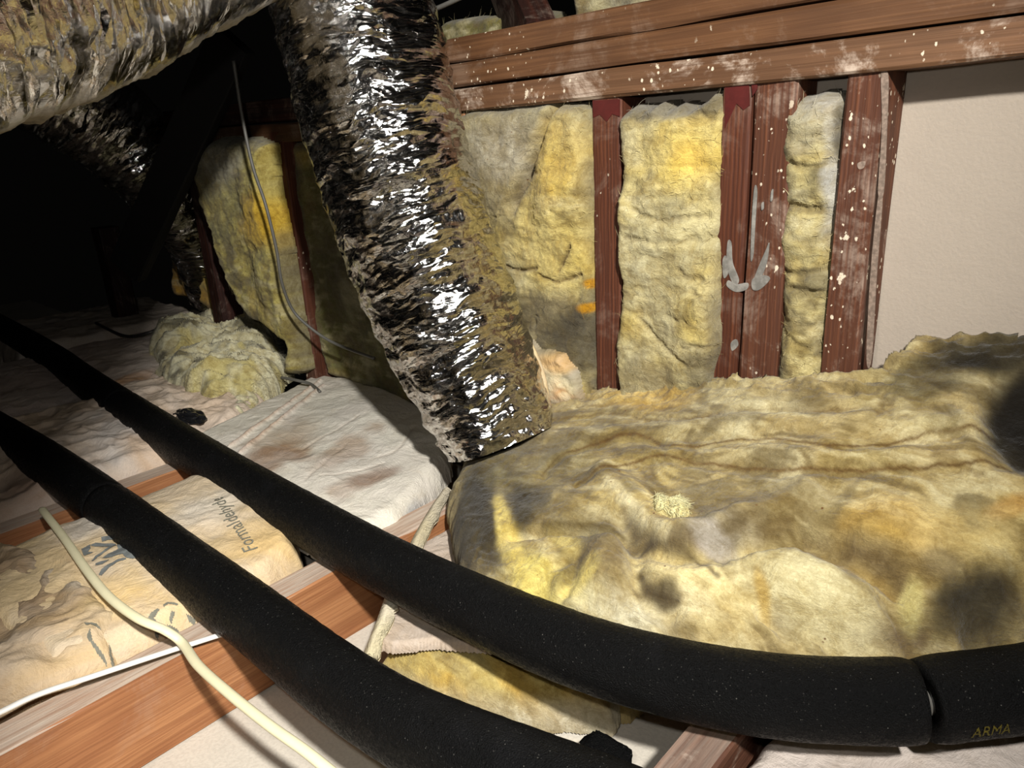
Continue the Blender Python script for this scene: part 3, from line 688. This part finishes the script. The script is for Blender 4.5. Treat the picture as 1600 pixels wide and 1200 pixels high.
s.tint((148,134,100),s.blob(820,700,50,22,-10,.6,.5)*.5); s.tint((120,108,74),s.blob(740,720,30,20,0,.6,.5)*.5)
s.tint((84,70,46),s.line([(1000,872),(1010,862),(1045,850),(1085,878),(1120,900)],.006,.006)*.8)
s.tint((90,76,50),s.line([(1000,905),(1015,930),(1045,945),(1062,940)],.008,.006)*.9); s.tint((70,58,38),s.blob(1042,935,20,16,0,.5,.6)*.8)
s.tint((236,224,180),s.line([(950,748),(972,770),(992,795),(1010,815),(1040,832)],.007,.006)*.7)
s.tint((112,98,70),s.line([(1050,838),(1085,842),(1120,834),(1160,812),(1200,800)],.012,.01)*.6)
s.tint((178,172,160),s.blob(1110,835,45,12,10,.5,.5)*.6); s.tint((198,160,60),s.blob(1190,915,10,26,-25,.5,.4)*.6)
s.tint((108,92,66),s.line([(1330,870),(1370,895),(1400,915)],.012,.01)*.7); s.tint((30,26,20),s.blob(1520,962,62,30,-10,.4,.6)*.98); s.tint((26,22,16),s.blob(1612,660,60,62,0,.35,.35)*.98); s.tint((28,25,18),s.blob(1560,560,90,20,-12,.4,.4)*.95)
s.tint((226,218,150),s.blob(1420,945,18,20,0,.5,.5)*.7); s.tint((216,206,160),s.blob(1450,660,50,14,0,.6,.5)*.5); s.tint((214,206,168),s.blob(1180,640,60,20,0,.7,.5)*.5)
s.tint((150,134,90),s.blob(1180,770,100,16,-8,.6,.5)*.5); s.tint((226,190,100),s.blob(1010,625,70,14,-3,.6,.4)*.6)
# trampled front fringe: thin wavy paper-like layers
fr=1-sst(.02,.09,s.d); s.off+=fr*.018*fbm(A*14,B*40,0,3,90,True); s.tint((176,160,118),fr*.12)
blk=thing('insulation_blanket',(-.6,1.3,-1),'large rumpled yellow glass wool blanket spread before the stud wall','insulation')
s.build('wool',M_fib,blk,fuzz=0)
BL=s
# torn scrap of bright wool lying in the fold, with two thin torn edges
def scrapslab(pix,dz,seed,col,rr=.02,axis='z',base=None,thick=.03,res=.003):
    pts=[ath(px,py,HB) for px,py in pix]; P=np.array([[p[0],p[1]] for p in pts])
    q=Slab(P,'z',lambda a,b:BL.height_at(a,b)+thick,0,rr,res,.008,seed)
    q.base_color(col); q.h=BL.height_at(q.A,q.B)+thick+dz
    bs=q.h-thick; q.off+=.006*fbm(q.A*30,q.B*30,0,4,seed)
    q.off=q.off-(1-q.prof)*(thick+.01); q.base=0; q.prof=np.ones_like(q.prof); 
    q.base=float(q.h.min())-.02
    return q
q=scrapslab([(1018,785),(1030,780),(1044,788),(1060,784),(1076,795),(1082,808),(1070,822),(1058,828),(1040,812),(1024,806)],0,3,(246,238,180))
tag(q.build('wool_scrap',M_fibs,fuzz=600,flen=.012),'bright pale torn piece of wool lying in the fold of the blanket','insulation')

# ================================================================ SILVER DUCT
dp=[(-560,90,.95),(-330,40,1.08),(-80,-5,1.22),(100,-50,1.38),(270,-125,1.56),(420,-160,1.76),(515,-95,1.88),(556,30,1.92),(594,180,1.95),(634,320,1.98),(680,450,2.0),(724,560,2.02),(764,640,2.03),(784,690,2.035)]
DP=[atd(*p) for p in dp]
def drad(t): return np.interp(t,[0,.3,.55,.62,.8,.92,1],[.215,.21,.205,.205,.20,.18,.15])
def ddisp(l,th,r):
    x=l*1.0; cx=np.cos(th)*.6; cy=np.sin(th)*.6
    c1=fbm(x*22+1.6*fbm(x*2,cx*3,cy*3,2,3),cx*1.6,cy*1.6,3,101,True,.6)
    c2=fbm(x*60+cx*3,cx*5,cy*5,3,105,True,.6)
    c3=fbm(x*4,cx*3,cy*3,3,109)
    ring=np.cos(2*np.pi*l/.085)   # wire helix under the film
    return .0075*c1+.0026*c2+.012*c3+.0025*ring
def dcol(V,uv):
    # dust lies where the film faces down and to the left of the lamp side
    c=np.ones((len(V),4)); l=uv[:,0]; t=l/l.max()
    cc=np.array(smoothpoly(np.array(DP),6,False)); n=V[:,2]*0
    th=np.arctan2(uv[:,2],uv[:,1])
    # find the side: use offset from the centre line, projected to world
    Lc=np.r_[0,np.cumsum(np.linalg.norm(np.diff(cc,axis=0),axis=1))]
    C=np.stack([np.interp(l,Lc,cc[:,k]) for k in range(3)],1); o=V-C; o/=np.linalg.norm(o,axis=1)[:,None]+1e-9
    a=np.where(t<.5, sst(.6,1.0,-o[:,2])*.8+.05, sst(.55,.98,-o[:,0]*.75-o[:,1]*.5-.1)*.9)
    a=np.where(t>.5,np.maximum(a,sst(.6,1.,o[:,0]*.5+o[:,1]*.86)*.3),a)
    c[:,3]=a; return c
duct=thing('flexible_duct',DP[-1],'shiny silver flexible duct bending down from the upper left into the yellow blanket','duct')
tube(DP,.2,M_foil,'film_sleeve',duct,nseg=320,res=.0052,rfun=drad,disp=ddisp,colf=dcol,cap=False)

# second, dim duct in the dark behind
d2=[atd(*p) for p in [(-60,40,2.9),(60,120,3.05),(180,205,3.25),(265,290,3.5),(318,380,3.8),(345,460,4.0)]]
duct2=thing('flexible_duct',d2[-1],'dim dusty silver duct crossing the dark beyond the nearer duct','duct')
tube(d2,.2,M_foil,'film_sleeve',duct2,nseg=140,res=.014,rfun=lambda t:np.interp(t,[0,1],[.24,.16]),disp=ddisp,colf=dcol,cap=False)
# dark brace hanging across
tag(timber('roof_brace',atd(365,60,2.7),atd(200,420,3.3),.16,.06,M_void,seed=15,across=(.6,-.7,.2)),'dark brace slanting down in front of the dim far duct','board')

# ================================================================ PAPER-FACED BATTS ON THE FLOOR
def paperslab(poly,H,base,rr,res,seed,col,amp=.02,crease=.012,edge=.006):
    s=Slab(poly,'z',H,base,rr,res,edge,seed); s.base_color(col); A,B=s.A,s.B
    wx=A+.05*fbm(A*5,B*5,0,3,seed+1); wy=B+.05*fbm(A*5,B*5,4,3,seed+2)
    s.off+=amp*fbm(A*4,B*4,0,3,seed+3)+crease*(fbm(wx*6,wy*6,0,3,seed+4,True,.55)-.2)+crease*.25*fbm(wx*22,wy*22,0,3,seed+5,True)
    return s
flat=lambda z:(lambda a,b:np.full(a.shape,float(z)))
# A1: with the printing
def HA(a,b): return -.965+.035*np.sin(np.clip((a+2.27)/.81,0,1)*np.pi)-.11*(1-sst(-2.24,-2.02,a))*sst(.15,.35,b)
pA=[(-2.27,.24),(-1.88,.16),(-1.50,.22),(-1.462,.40),(-1.462,.70),(-1.50,.80),(-1.60,.85),(-1.80,.865),(-2.05,.84),(-2.24,.80)]
s=paperslab(pA,HA,-1.12,.05,.0045,201,(206,182,140),.008,.008)
s.tint((216,208,196),s.blob(150,810,60,26,-20,.6,.5)*.8); s.tint((212,204,186),s.blob(330,790,70,20,-15,.6,.5)*.7); s.tint((214,180,118),s.blob(420,860,50,35,0,.6,.5)*.7)
s.tint((226,190,120),s.blob(215,950,60,40,0,.6,.5)*.6)
A1=s; kA=thing('kraft_faced_batt',(-1.86,.5,-1.12),'kraft-faced batt with blue-grey printing, crossed by the front black pipe','insulation')
s.build('kraft_facing',M_pap,kA)
def pixpoly(sl,pts): return np.array([ath(px,py,lambda a,b:sl.H(a,b)) [:2] for px,py in pts])
# large letters (two upside-down capitals with a bar) and small marks, traced in the paper's own plane
z1=lambda pts:[(100+x/8.,780+y/8.) for x,y in pts]
big=[z1([(660,575),(800,560),(850,600),(915,765),(860,775),(780,765),(740,710),(600,750),(480,752),(560,690),(680,625)]),
     z1([(440,960),(470,900),(560,840),(700,780),(770,770),(790,785),(660,830),(560,890),(470,975)]),
     z1([(225,650),(330,590),(340,640),(300,680),(370,680),(260,745)]),
     z1([(330,600),(400,565),(500,560),(640,555),(660,580),(520,600),(400,610)]),
     z1([(350,800),(400,730),(500,660),(560,600),(640,580),(560,640),(480,700),(370,800)]),
     z1([(470,500),(560,465),(640,470),(640,500),(560,510),(480,540)]),
     z1([(660,490),(740,480),(790,510),(660,520)]),
     z1([(400,820),(480,790),(580,770),(480,830),(400,850)])]
A1.ink([pixpoly(A1,p) for p in big],M_ink,kA,'printed_letters',lift=.003,wear=.05)
z4=lambda pts:[(120+x*180/1600.,900+y*135/1200.) for x,y in pts]
marks=[z4([(960,580),(1040,500),(1120,450),(1150,460),(1060,540),(1120,560),(1180,540),(1060,640),(1030,640),(1080,580),(1000,590)]),
       z4([(1200,400),(1260,370),(1400,355),(1400,375),(1270,390),(1210,430)]),z4([(1210,530),(1280,510),(1450,485),(1470,500),(1380,525),(1230,548)]),
       z4([(1250,500),(1300,440),(1350,425),(1330,450),(1280,505)]),z4([(1490,390),(1590,375),(1590,405),(1500,415)])]
A1.ink([pixpoly(A1,p) for p in marks],M_ink2,kA,'printed_marks',lift=.003,wear=.1)
# small word running upside down beside the rear pipe
def wordpolys(word,p0,p1,height,sl):
    cu=bpy.data.curves.new('t','FONT'); cu.body=word; cu.size=1; o=bpy.data.objects.new('t',cu); COL.objects.link(o)
    dg=bpy.context.evaluated_depsgraph_get(); me=bpy.data.meshes.new_from_object(o.evaluated_get(dg)); 
    v=np.array([x.co[:2] for x in me.vertices]); tris=[list(p.vertices) for p in me.polygons]
    bpy.data.objects.remove(o); bpy.data.curves.remove(cu)
    w=v[:,0].max(); a=sl(*p0); b=sl(*p1); d=(b-a)/w; nrm=np.array([-d[1],d[0]]); nrm=nrm/np.linalg.norm(nrm)*height
    vv=a+v[:,:1]*d+v[:,1:]*nrm
    bpy.data.meshes.remove(me)
    return [vv[t] for t in tris]
tp=lambda px,py:np.array(ath(px,py,lambda a,b:A1.H(a,b))[:2])
A1.ink(wordpolys('Formaldehyde',(404,858),(348,780),.05,tp),M_ink2,kA,'printed_word',res=.0011,lift=.003)
# A2: crumpled paper nearest at the left
def HA2(a,b): return -.955+.03*np.sin(np.clip((a+2.3)/.85,0,1)*np.pi)+.02*(b<.1)
s=paperslab([(-2.36,-.75),(-1.60,-.75),(-1.48,-.40),(-1.47,-.05),(-1.52,.10),(-1.462,.20),(-1.462,.34),(-1.55,.42),(-1.8,.40),(-2.02,.36),(-2.28,.30)],HA2,-1.12,.06,.0045,221,(170,144,106),.028,.026)
s.tint((200,180,130),s.blob(210,960,80,50,-30,.6,.5)*.8); s.tint((206,200,186),s.blob(110,880,60,35,20,.6,.5)*.6)
s.tint((210,176,116),s.blob(120,1010,90,40,-20,.6,.5)*.6); s.tint((116,98,80),s.blob(20,900,60,60,0,.7,.5)*.6)
k2=thing('kraft_faced_batt',(-1.9,-.1,-1.12),'crumpled brown kraft batt nearest the lower left corner, cream cable across it','insulation'); s.build('kraft_facing',M_pap,k2)
z5=z4
sm=[z5([(120,700),(280,690),(340,740),(280,735),(200,715),(140,735)]),z5([(140,830),(200,780),(210,870),(340,925),(330,955),(240,930),(150,860)]),z5([(390,730),(440,740),(420,830),(430,920),(395,930),(395,850),(410,800)])]
s.ink([np.array([ath(px,py,HA2)[:2] for px,py in p]) for p in sm],M_ink2,k2,'printed_marks',lift=.004,wear=.1)
# loose wool peeping out under A2 beside the joist
def simple_wool(poly,H,base,seed,col,lab,res=.005,amp=.02,name='wool_scrap',rr=.04,mat=None):
    q=Slab(poly,'z',H,base,rr,res,.012,seed); q.base_color(col); q.off+=amp*fbm(q.A*12,q.B*12,0,4,seed)+amp*.3*fbm(q.A*50,q.B*50,0,3,seed+1)
    o=q.build(name,mat or M_fibs); tag(o,lab,'insulation'); return q
# B: second bay left, bright papers between the pipes
s=paperslab([(-3.14,-.6),(-2.37,-.6),(-2.355,.3),(-2.355,.75),(-2.36,1.05),(-2.5,1.3),(-2.75,1.5),(-3.14,1.5)],lambda a,b:-.96+.03*np.sin(np.clip((a+3.15)/.8,0,1)*np.pi),-1.1,.05,.006,241,(208,186,162),.02,.022)
s.tint((222,214,206),s.blob(200,690,70,40,20,.6,.6)*.8); s.tint((206,160,100),s.blob(250,700,60,20,0,.6,.6)*.5); s.tint((120,84,66),s.blob(50,760,60,40,0,.6,.5)*.6)
k3=thing('kraft_faced_batt',(-2.76,.4,-1.1),'wrinkled kraft batt behind the front pipe, left of the second joist','insulation'); s.build('kraft_facing',M_pap,k3)
# C: third bay
s=paperslab([(-4.03,-.4),(-3.26,-.4),(-3.05,.6),(-3.0,1.15),(-3.16,1.5),(-4.03,1.52)],lambda a,b:-.965+.03*np.sin(np.clip((a+4.1)/.9,0,1)*np.pi),-1.1,.05,.008,251,(196,178,166),.014,.012)
s.tint((200,186,170),s.blob(210,560,60,30,0,.6,.5)*.6); s.tint((196,138,70),s.blob(200,595,50,8,-15,.6,.5)*.7)
k4=thing('kraft_faced_batt',(-3.6,.5,-1.1),'dusty kraft batt fading into the dark left of the torn wool heap','insulation'); s.build('kraft_facing',M_papd,k4)
s=paperslab([(-5.0,.9),(-4.16,.9),(-4.15,1.9),(-5.0,1.9)],flat(-.95),-1.1,.06,.012,261,(186,172,156),.02,.012)
k5=thing('kraft_faced_batt',(-4.6,1.4,-1.1),'pale dusty kraft sheet beyond the far reddish joist','insulation'); s.build('kraft_facing',M_papd,k5)
# D: big dusty sheet left of the duct
s=paperslab([(-2.70,1.64),(-2.58,1.40),(-2.47,1.15),(-2.38,.88),(-1.90,.83),(-1.44,.86),(-1.43,1.06),(-1.50,1.22),(-1.57,1.38),(-1.72,1.52),(-1.95,1.60),(-2.2,1.64),(-2.45,1.655)],lambda a,b:-.965+.03*np.sin(np.clip((a+2.6)/1.1,0,1)*np.pi),-1.05,.05,.0045,271,(216,210,194),.010,.005)
s.tint((150,122,88),s.blob(450,690,60,26,-25,.6,.6)*.75); s.tint((146,120,92),s.blob(560,755,50,14,-20,.5,.6)*.7); s.tint((204,200,186),s.blob(560,660,90,50,0,.7,.4)*.7)
s.tint((128,140,150),s.blob(655,772,34,8,-38,.5,.5)*.8)
s.tint((140,106,74),s.blob(425,715,55,24,-25,.5,.7)*.8); s.tint((150,118,88),s.blob(540,700,50,16,-30,.5,.7)*.6); s.tint((124,92,66),s.blob(585,745,34,12,-20,.4,.7)*.8)
for l in ([(500,595),(440,640),(360,695)],[(505,602),(450,648),(375,705)]): s.off+=.012*s.line(l,.008); s.tint((176,130,96),s.line(l,.007)*.6)
for l in ([(648,668),(620,700),(590,712)],[(500,745),(560,735),(600,720)],[(470,700),(560,650)],[(480,750),(540,690)]): s.off-=.003*s.line(l,.006); s.tint((150,130,108),s.line(l,.004)*.4)
k6=thing('kraft_faced_batt',(-2.0,1.2,-1.05),'broad dusty pale kraft sheet left of the foot of the silver duct','insulation'); s.build('kraft_facing',M_papd,k6)
for px,py in ():
    pass
# E: batt in the bay right of the near joist, cut end showing
def HE(a,b): return -1.035+.012*np.sin(a*9)-.03*sst(.0,1,(.98-b)/.15)
zE=-1.05
pE=[tuple(atz(px,py,-1.04)[:2]) for px,py in [(604,918),(590,955),(575,1000),(612,1010),(680,1004),(760,1010),(820,1022),(880,1050),(960,1075)]]
pE=pE+[(-.50,1.02),(-.50,1.35),(-1.2,1.45),(-1.36,1.3),(-1.36,1.0)]
s=paperslab(pE,lambda a,b:np.full(a.shape,-1.035),-1.06,.012,.005,281,(178,160,140),.006,.006,.003)
k7=thing('kraft_faced_batt',(-.95,1.0,-1.19),'dusty kraft batt with a cut yellow end between the two black pipes','insulation')
s.build('kraft_facing',M_papd,k7)
# yellow cut end: wool slab bulging out from under the facing
pe=[tuple(atz(px,py,-1.10)[:2]) for px,py in [(600,1000),(578,1030),(640,1062),(720,1082),(800,1090),(880,1090),(960,1098),(980,1060),(900,1010),(800,980),(700,975)]]
q=Slab(pe,'z',lambda a,b:np.full(a.shape,-1.068),-1.19,.10,.0035,.008,291); q.base_color((214,194,124))
q.off+=.008*fbm(q.A*8,q.B*26,0,4,292)+.003*fbm(q.A*40,q.B*80,0,3,293)
q.tint((226,190,96),sst(0,.5,fbm(q.A*8,q.B*20,2,3,294))*.7); q.tint((222,216,196),(1-sst(.0,.03,q.d))*.8); q.tint((168,150,104),sst(.1,.4,fbm(q.A*10,q.B*30,8,3,296))*.5)
q.build('wool',M_fib,k7)
# upright lip of the facing along the joist (stapling flange)
def strip(name,pts,wv,mat,parent,th=.004,n=8,col=(196,184,150),jag=.004,seed=0):
    P=smoothpoly(np.array(pts),n,False); V=[];C=[]
    for i,p in enumerate(P):
        j=float(vnoise(np.array([i*.9]),np.array([seed*1.]))[0])*jag
        for o_ in (0,.5,1): 
            w_=np.array(wv)*o_; b=np.array([0,0,th*math.sin(o_*3.14)*2]); V.append(p+w_*(1+j/.02*.3)+b+np.array([j*(o_>0),0,0]))
        
    n_=len(P); V=np.array(V); Vd=V-np.array([0,0,th]); f=[]
    for i in range(n_-1):
        for k in range(2):
            a=i*3+k; f.append([a,a+1,a+4,a+3]); f.append([a+len(V)+3,a+len(V)+4,a+len(V)+1,a+len(V)])
        for k in (0,2):
            a=i*3+k; f.append([a,a+3,a+3+len(V),a+len(V)])
    VV=np.vstack([V,Vd]); c=np.ones((len(VV),4)); c[:,:3]=lin(col)
    return mk(name,VV,f,mat,parent,c)
strip('stapling_flange',[atz(692,765,-.99),atz(668,800,-.985),atz(640,850,-.985),atz(606,922,-1.0),atz(590,965,-1.02),atz(566,1025,-1.05)],(.035,.012,0),M_papd,k7,.006,6,(206,194,158))
# F: dusty sheet right of the grey joist
s=paperslab([(-.40,-.6),(.46,-.6),(.46,1.45),(.1,1.4),(-.35,1.3),(-.405,1.0)],flat(-1.02),-1.15,.04,.005,301,(188,176,166),.010,.008)
k8=thing('kraft_faced_batt',(0,.8,-1.15),'pale dusty sheet beneath the right end of the black pipe','insulation'); s.tint((178,140,118),s.blob(1150,1170,16,40,20,.6,.4)*.7); s.build('kraft_facing',M_papd,k8)
# torn kraft flaps between the duct and the widest batt
k9=thing('torn_kraft_flap',aty(860,630,WY-.05),'torn tan kraft flap with curled pale edge right of the duct foot','paper')
s=wallbatt('k',[(812,526),(835,548),(872,558),(890,580),(906,630),(860,640),(830,640),(815,590),(803,548)],WY-.06,.02,311,base=WY-.02,rr=.02,col=(178,138,84)); s.tint((196,150,70),s.blob(865,570,25,15,0,.5,.4)*.7)
s.build('facing',M_pap,k9)
tube([aty(822,526,WY-.09),aty(836,556,WY-.09),aty(848,590,WY-.09),aty(854,625,WY-.09),aty(856,655,WY-.09)],.011,M_papd,'curled_edge',k9,nseg=14,flat=(1,.6),
     colf=lambda V,uv:np.tile(np.r_[lin((206,182,132)),1],(len(V),1)))

# torn heap of wool
hp=[atz(px,py,-.97)[:2] for px,py in [(232,545),(262,530),(300,528),(330,505),(380,496),(425,512),(440,548),(458,585),(440,610),(418,628),(400,640),(372,655),(345,640),(320,645),(290,625),(258,605),(240,575)]]
hp=np.array(hp); hc=hp.mean(0)
s=Slab(hp,'z',lambda a,b:-.86+0*a,-.99,.16,.006,.03,321); s.base_color((224,220,188)); A,B=s.A,s.B
u_=A*.8+B*.6; v_=-A*.6+B*.8; u_=u_+.05*fbm(A*8,B*8,0,3,330); v_=v_+.04*fbm(A*8,B*8,6,3,331)
s.off+=.06*fbm(A*5,B*5,0,3,322)+.06*fbm(u_*4,v_*13,0,4,323)+.03*fbm(u_*9,v_*34,0,3,324,True)
s.tint((232,226,190),sst(.05,.4,fbm(u_*6,v_*16,2,4,325))*.9); s.tint((112,106,80),sst(.1,.4,fbm(u_*7,v_*20,5,4,326))*.85); s.tint((200,184,90),sst(.2,.5,fbm(A*8,B*8,9,3,327))*.6)
tag(s.build('wool_heap',M_fibs,fuzz=5000,flen=.03),'torn grey-yellow heap of wool at the foot of the far batt','insulation')

# ================================================================ PIPES IN BLACK FOAM
PR=.065
def fdisp(l,th,r): return .0012*fbm(l*60,np.cos(th)*6,np.sin(th)*6,3,401)+.0015*fbm(l*4,np.cos(th)*.8,np.sin(th)*.8,2,402)
def pipe(name,pts,cuts,lab,r=PR):
    P=smoothpoly(np.array(pts,float),16,False); Lc=np.r_[0,np.cumsum(np.linalg.norm(np.diff(P,axis=0),axis=1))]
    t=thing(name,P[len(P)//2]-np.array([0,0,r]),lab,'pipe')
    def sub(a,b): 
        k=np.linspace(a,b,max(6,int((b-a)/.012))); return np.stack([np.interp(k,Lc,P[:,i]) for i in range(3)],1)
    edges=[0]+[c for c in cuts]+[Lc[-1]]
    e=[edges[0]]
    prev=0
    for i in range(len(edges)-1):
        g=.0015
        a=edges[i]+g; b=edges[i+1]-g
        tube(sub(a,b),r,M_foam,'foam_sleeve',t,nseg=56,sub=1,disp=lambda l,th,rr:fdisp(l,th,rr)-.004*np.exp(-(l/.012)**2)-.004*np.exp(-((l.max()-l)/.012)**2),inner=.5)
    tube(sub(.001,Lc[-1]-.001),r*.36,M_grey,'refrigerant_line',t,nseg=16,sub=1)
    return t,P,Lc
def near_cut(P,Lc,px,py):
    d=[];c=R.T
    for p in P: q=c@p; d.append(math.hypot(q[0]/q[2]*F+800-px,q[1]/q[2]*F+600-py))
    return float(Lc[int(np.argmin(d))])
p1=[atz(px,py,z) for px,py,z in [(-380,450,-.935),(-160,585,-.935),(0,677,-.935),(110,748,-.935),(230,838,-.935),(397,965,-.933),(520,1060,-.925),(620,1125,-.915),(720,1172,-.90),(850,1225,-.885),(1000,1290,-.87)]]+[np.array(v) for v in ((-.2,.62,-.87),(0,.622,-.87),(.25,.62,-.87),(.6,.61,-.87),(1.3,.6,-.87))]
P_=smoothpoly(np.array(p1),16,False); L_=np.r_[0,np.cumsum(np.linalg.norm(np.diff(P_,axis=0),axis=1))]
pipe('insulated_pipe',p1,[near_cut(P_,L_,165,790)],'thick black foam-covered pipe nearest the camera, running from left edge to bottom')
p2=[atz(px,py,z) for px,py,z in [(-60,478,-.935),(60,545,-.935),(150,608,-.935),(300,705,-.935),(450,795,-.935),(600,880,-.93),(750,953,-.92),(900,1015,-.905),(1050,1058,-.90),(1200,1085,-.895),(1330,1094,-.89),(1432,1095,-.885)]]
P_=smoothpoly(np.array(p2),16,False); L_=np.r_[0,np.cumsum(np.linalg.norm(np.diff(P_,axis=0),axis=1))]
pipe('insulated_pipe',p2,[near_cut(P_,L_,185,635)],'black foam-covered pipe curving between the kraft batts and the yellow blanket')
p3=[atz(px,py,z) for px,py,z in [(1440,1095,-.885),(1520,1085,-.885),(1600,1075,-.88),(1720,1050,-.87),(1850,1010,-.86)]]+[np.array((.55,1.44,-.86)),np.array((1.4,1.40,-.86))]
t3,P3,L3=pipe('insulated_pipe',p3,[],'short black foam pipe beyond the open joint at the right edge')
# faded print on it
def ring_word(word,l0,l1,th0,height,parent):
    # characters wrapped on the sleeve surface
    pol=wordpolys(word,(l0,th0),(l1,th0),height,lambda a,b:np.array([a,b]))
    allp=np.vstack(pol); V=[];Fc=[]
    res=.0018
    for p in pol:
        pass
    na=int((allp[:,0].max()-allp[:,0].min())/res)+2; nb=int((allp[:,1].max()-allp[:,1].min())/res)+2
    A,B=np.meshgrid(allp[:,0].min()+np.arange(na)*res,allp[:,1].min()+np.arange(nb)*res,indexing='ij')
    ca=A[:-1,:-1].ravel()+res/2; cb=B[:-1,:-1].ravel()+res/2; m=np.zeros(ca.shape,bool)
    for p in pol: m|=inside(ca,cb,p)
    idx=np.arange(na*nb).reshape(na,nb); q=np.stack([idx[:-1,:-1],idx[1:,:-1],idx[1:,1:],idx[:-1,1:]],-1).reshape(-1,4)[m]
    a=A.ravel(); b=B.ravel()/PR
    C=np.stack([np.interp(a,L3,P3[:,k]) for k in range(3)],1); T=np.stack([np.interp(a,L3,np.gradient(P3[:,k],L3)) for k in range(3)],1); T/=np.linalg.norm(T,axis=1)[:,None]
    up=np.array([0,0,1.])-T*T[:,2:]; up/=np.linalg.norm(up,axis=1)[:,None]; sd=np.cross(T,up)   # towards the camera side
    V=C+(PR+.0035)*(up*np.sin(b)[:,None]+sd*np.cos(b)[:,None])
    used=np.unique(q); mp=-np.ones(len(V),int); mp[used]=np.arange(len(used))
    return mk('printed_word',V[used],mp[q],M_yink,parent)
ring_word('ARMA',.035,.10,-.012,.026,t3)
ring_word('B',.135,.15,.002,.026,t3)
# foam crumb
v=[]; 
bm=bmesh.new(); bmesh.ops.create_icosphere(bm,subdivisions=4,radius=1)
c0=atz(945,1190,-1.15)
V=np.array([x.co for x in bm.verts]); fcs=[[x.index for x in f.verts] for f in bm.faces]; bm.free()
sh=np.sign(V)*np.abs(V)**.45; sh*= (1+.2*fbm(V[:,0]*1.4,V[:,1]*1.4,V[:,2]*1.4,2,501,True)+.14*fbm(V[:,0]*6,V[:,1]*6,V[:,2]*6,3,502))[:,None]
tag(mk('foam_offcut',c0+sh*np.array([.042,.034,.030])+np.array([0,0,.004]),fcs,M_foam),'ragged black foam offcut on the ceiling board at the bottom edge','foam')

# ================================================================ CABLES AND SMALL THINGS
def cable(pts,r,mat,lab,flat=None,name='cable'):
    o=tube(pts,r,mat,name,nseg=14,sub=8,flat=flat); return tag(o,lab,'cable')
cable([atz(px,py,z) for px,py,z in [(66,796,-.925),(75,808,-.915),(100,840,-.91),(135,890,-.905),(170,932,-.905),(215,966,-.91),(258,985,-.93),(285,1005,-.955),(310,1040,-.945),(360,1085,-.935),(420,1133,-.93),(475,1172,-.93),(520,1208,-.935),(600,1270,-.95),(720,1380,-.97),(860,1560,-1.0)]],.0098,M_cream,'thick cream cable snaking over the crumpled kraft and the joist',(1,.72))
cable([atz(px,py,z) for px,py,z in [(-60,1140,-.955),(0,1113,-.955),(60,1085,-.955),(150,1055,-.96),(250,1022,-.97),(350,990,-.985),(372,983,-.99)]],.0062,M_white,'thin white cable lying across the near joist',(1,.8))
cable([aty(px,py,y) for px,py,y in [(365,95,1.36),(378,180,1.36),(395,260,1.36),(415,320,1.36),(432,390,1.37),(440,440,1.38),(456,482,1.42),(480,508,1.45),(520,535,1.49),(585,560,1.51)]],.0055,M_grey,'thin grey cable hanging down beside the far yellow batt')
cable([atz(px,py,z) for px,py,z in [(150,505,-.93),(195,525,-.93),(232,520,-.90),(262,508,-.89),(290,516,-.90),(312,534,-.93)]],.008,M_blackv,'thin dark cable looping over the far joist')
cable([atz(px,py,z) for px,py,z in [(440,590,-.93),(462,594,-.93),(485,600,-.94),(500,612,-.945)]],.006,M_grey,'short grey cable end beside the torn wool heap')
cable([aty(px,py,y) for px,py,y in [(640,30,1.5),(665,20,1.5),(690,10,1.5),(725,-6,1.5)]],.006,M_grey,'grey cable passing over the boards right of the duct top')
# wooden shim tab poking out from under the pipe on the grey joist
q=atz(1127,1117,-.992)
tag(mk('cable_staple',[q+np.array(v) for v in [(-.017,-.006,0),(.0,-.012,0),(.016,-.005,0),(.014,.02,0),(-.014,.02,0),(-.017,-.006,.006),(.0,-.012,.006),(.016,-.005,.006),(.014,.02,.006),(-.014,.02,.006)]],[[0,1,2,3,4][::-1],[5,6,7,8,9],[0,1,6,5],[1,2,7,6],[2,3,8,7],[3,4,9,8],[4,0,5,9]],M_cream,smooth=False),'small cream tab on the grey joist peeping from under the pipe','clip')

# crumpled black plastic beside the rear pipe
q=ath(285,655,lambda a,b:np.full(a.shape,-.93)); bm=bmesh.new(); bmesh.ops.create_icosphere(bm,subdivisions=3,radius=1)
V=np.array([x.co for x in bm.verts]); fcs=[[x.index for x in f.verts] for f in bm.faces]; bm.free()
V=V*(1+.45*fbm(V[:,0]*2.2,V[:,1]*2.2,V[:,2]*2.2,3,511,True))[:,None]
tag(mk('plastic_scrap',q+np.array([-.01,.03,0])+V*np.array([.075,.035,.014]),fcs,mat_plain('black_plastic_film',(.01,.01,.011),.25),smooth=False),'crumpled black plastic scrap beside the rear pipe on the brown kraft','scrap')
GR={'joist':'ceiling joists','stud':'wall studs','wall_plate':'boards over the studs','insulation_batt':'batts in the stud wall','insulated_pipe':'black foam-covered pipes','kraft_faced_batt':'kraft batts between the joists','flexible_duct':'silver flexible ducts'}
for o in COL.objects:
    if o.parent is None and 'category' in o and o.name.split('.')[0] in GR: o['group']=GR[o.name.split('.')[0]]

qw=simple_wool([tuple(atz(px,py,-1.14)[:2]) for px,py in [(905,1040),(960,1058),(1010,1078),(985,1098),(930,1096),(885,1092),(880,1060)]],flat(-1.12),-1.195,601,(196,176,120),'small yellow wool remnant on the ceiling board under the rear black pipe',amp=.012,rr=.03)
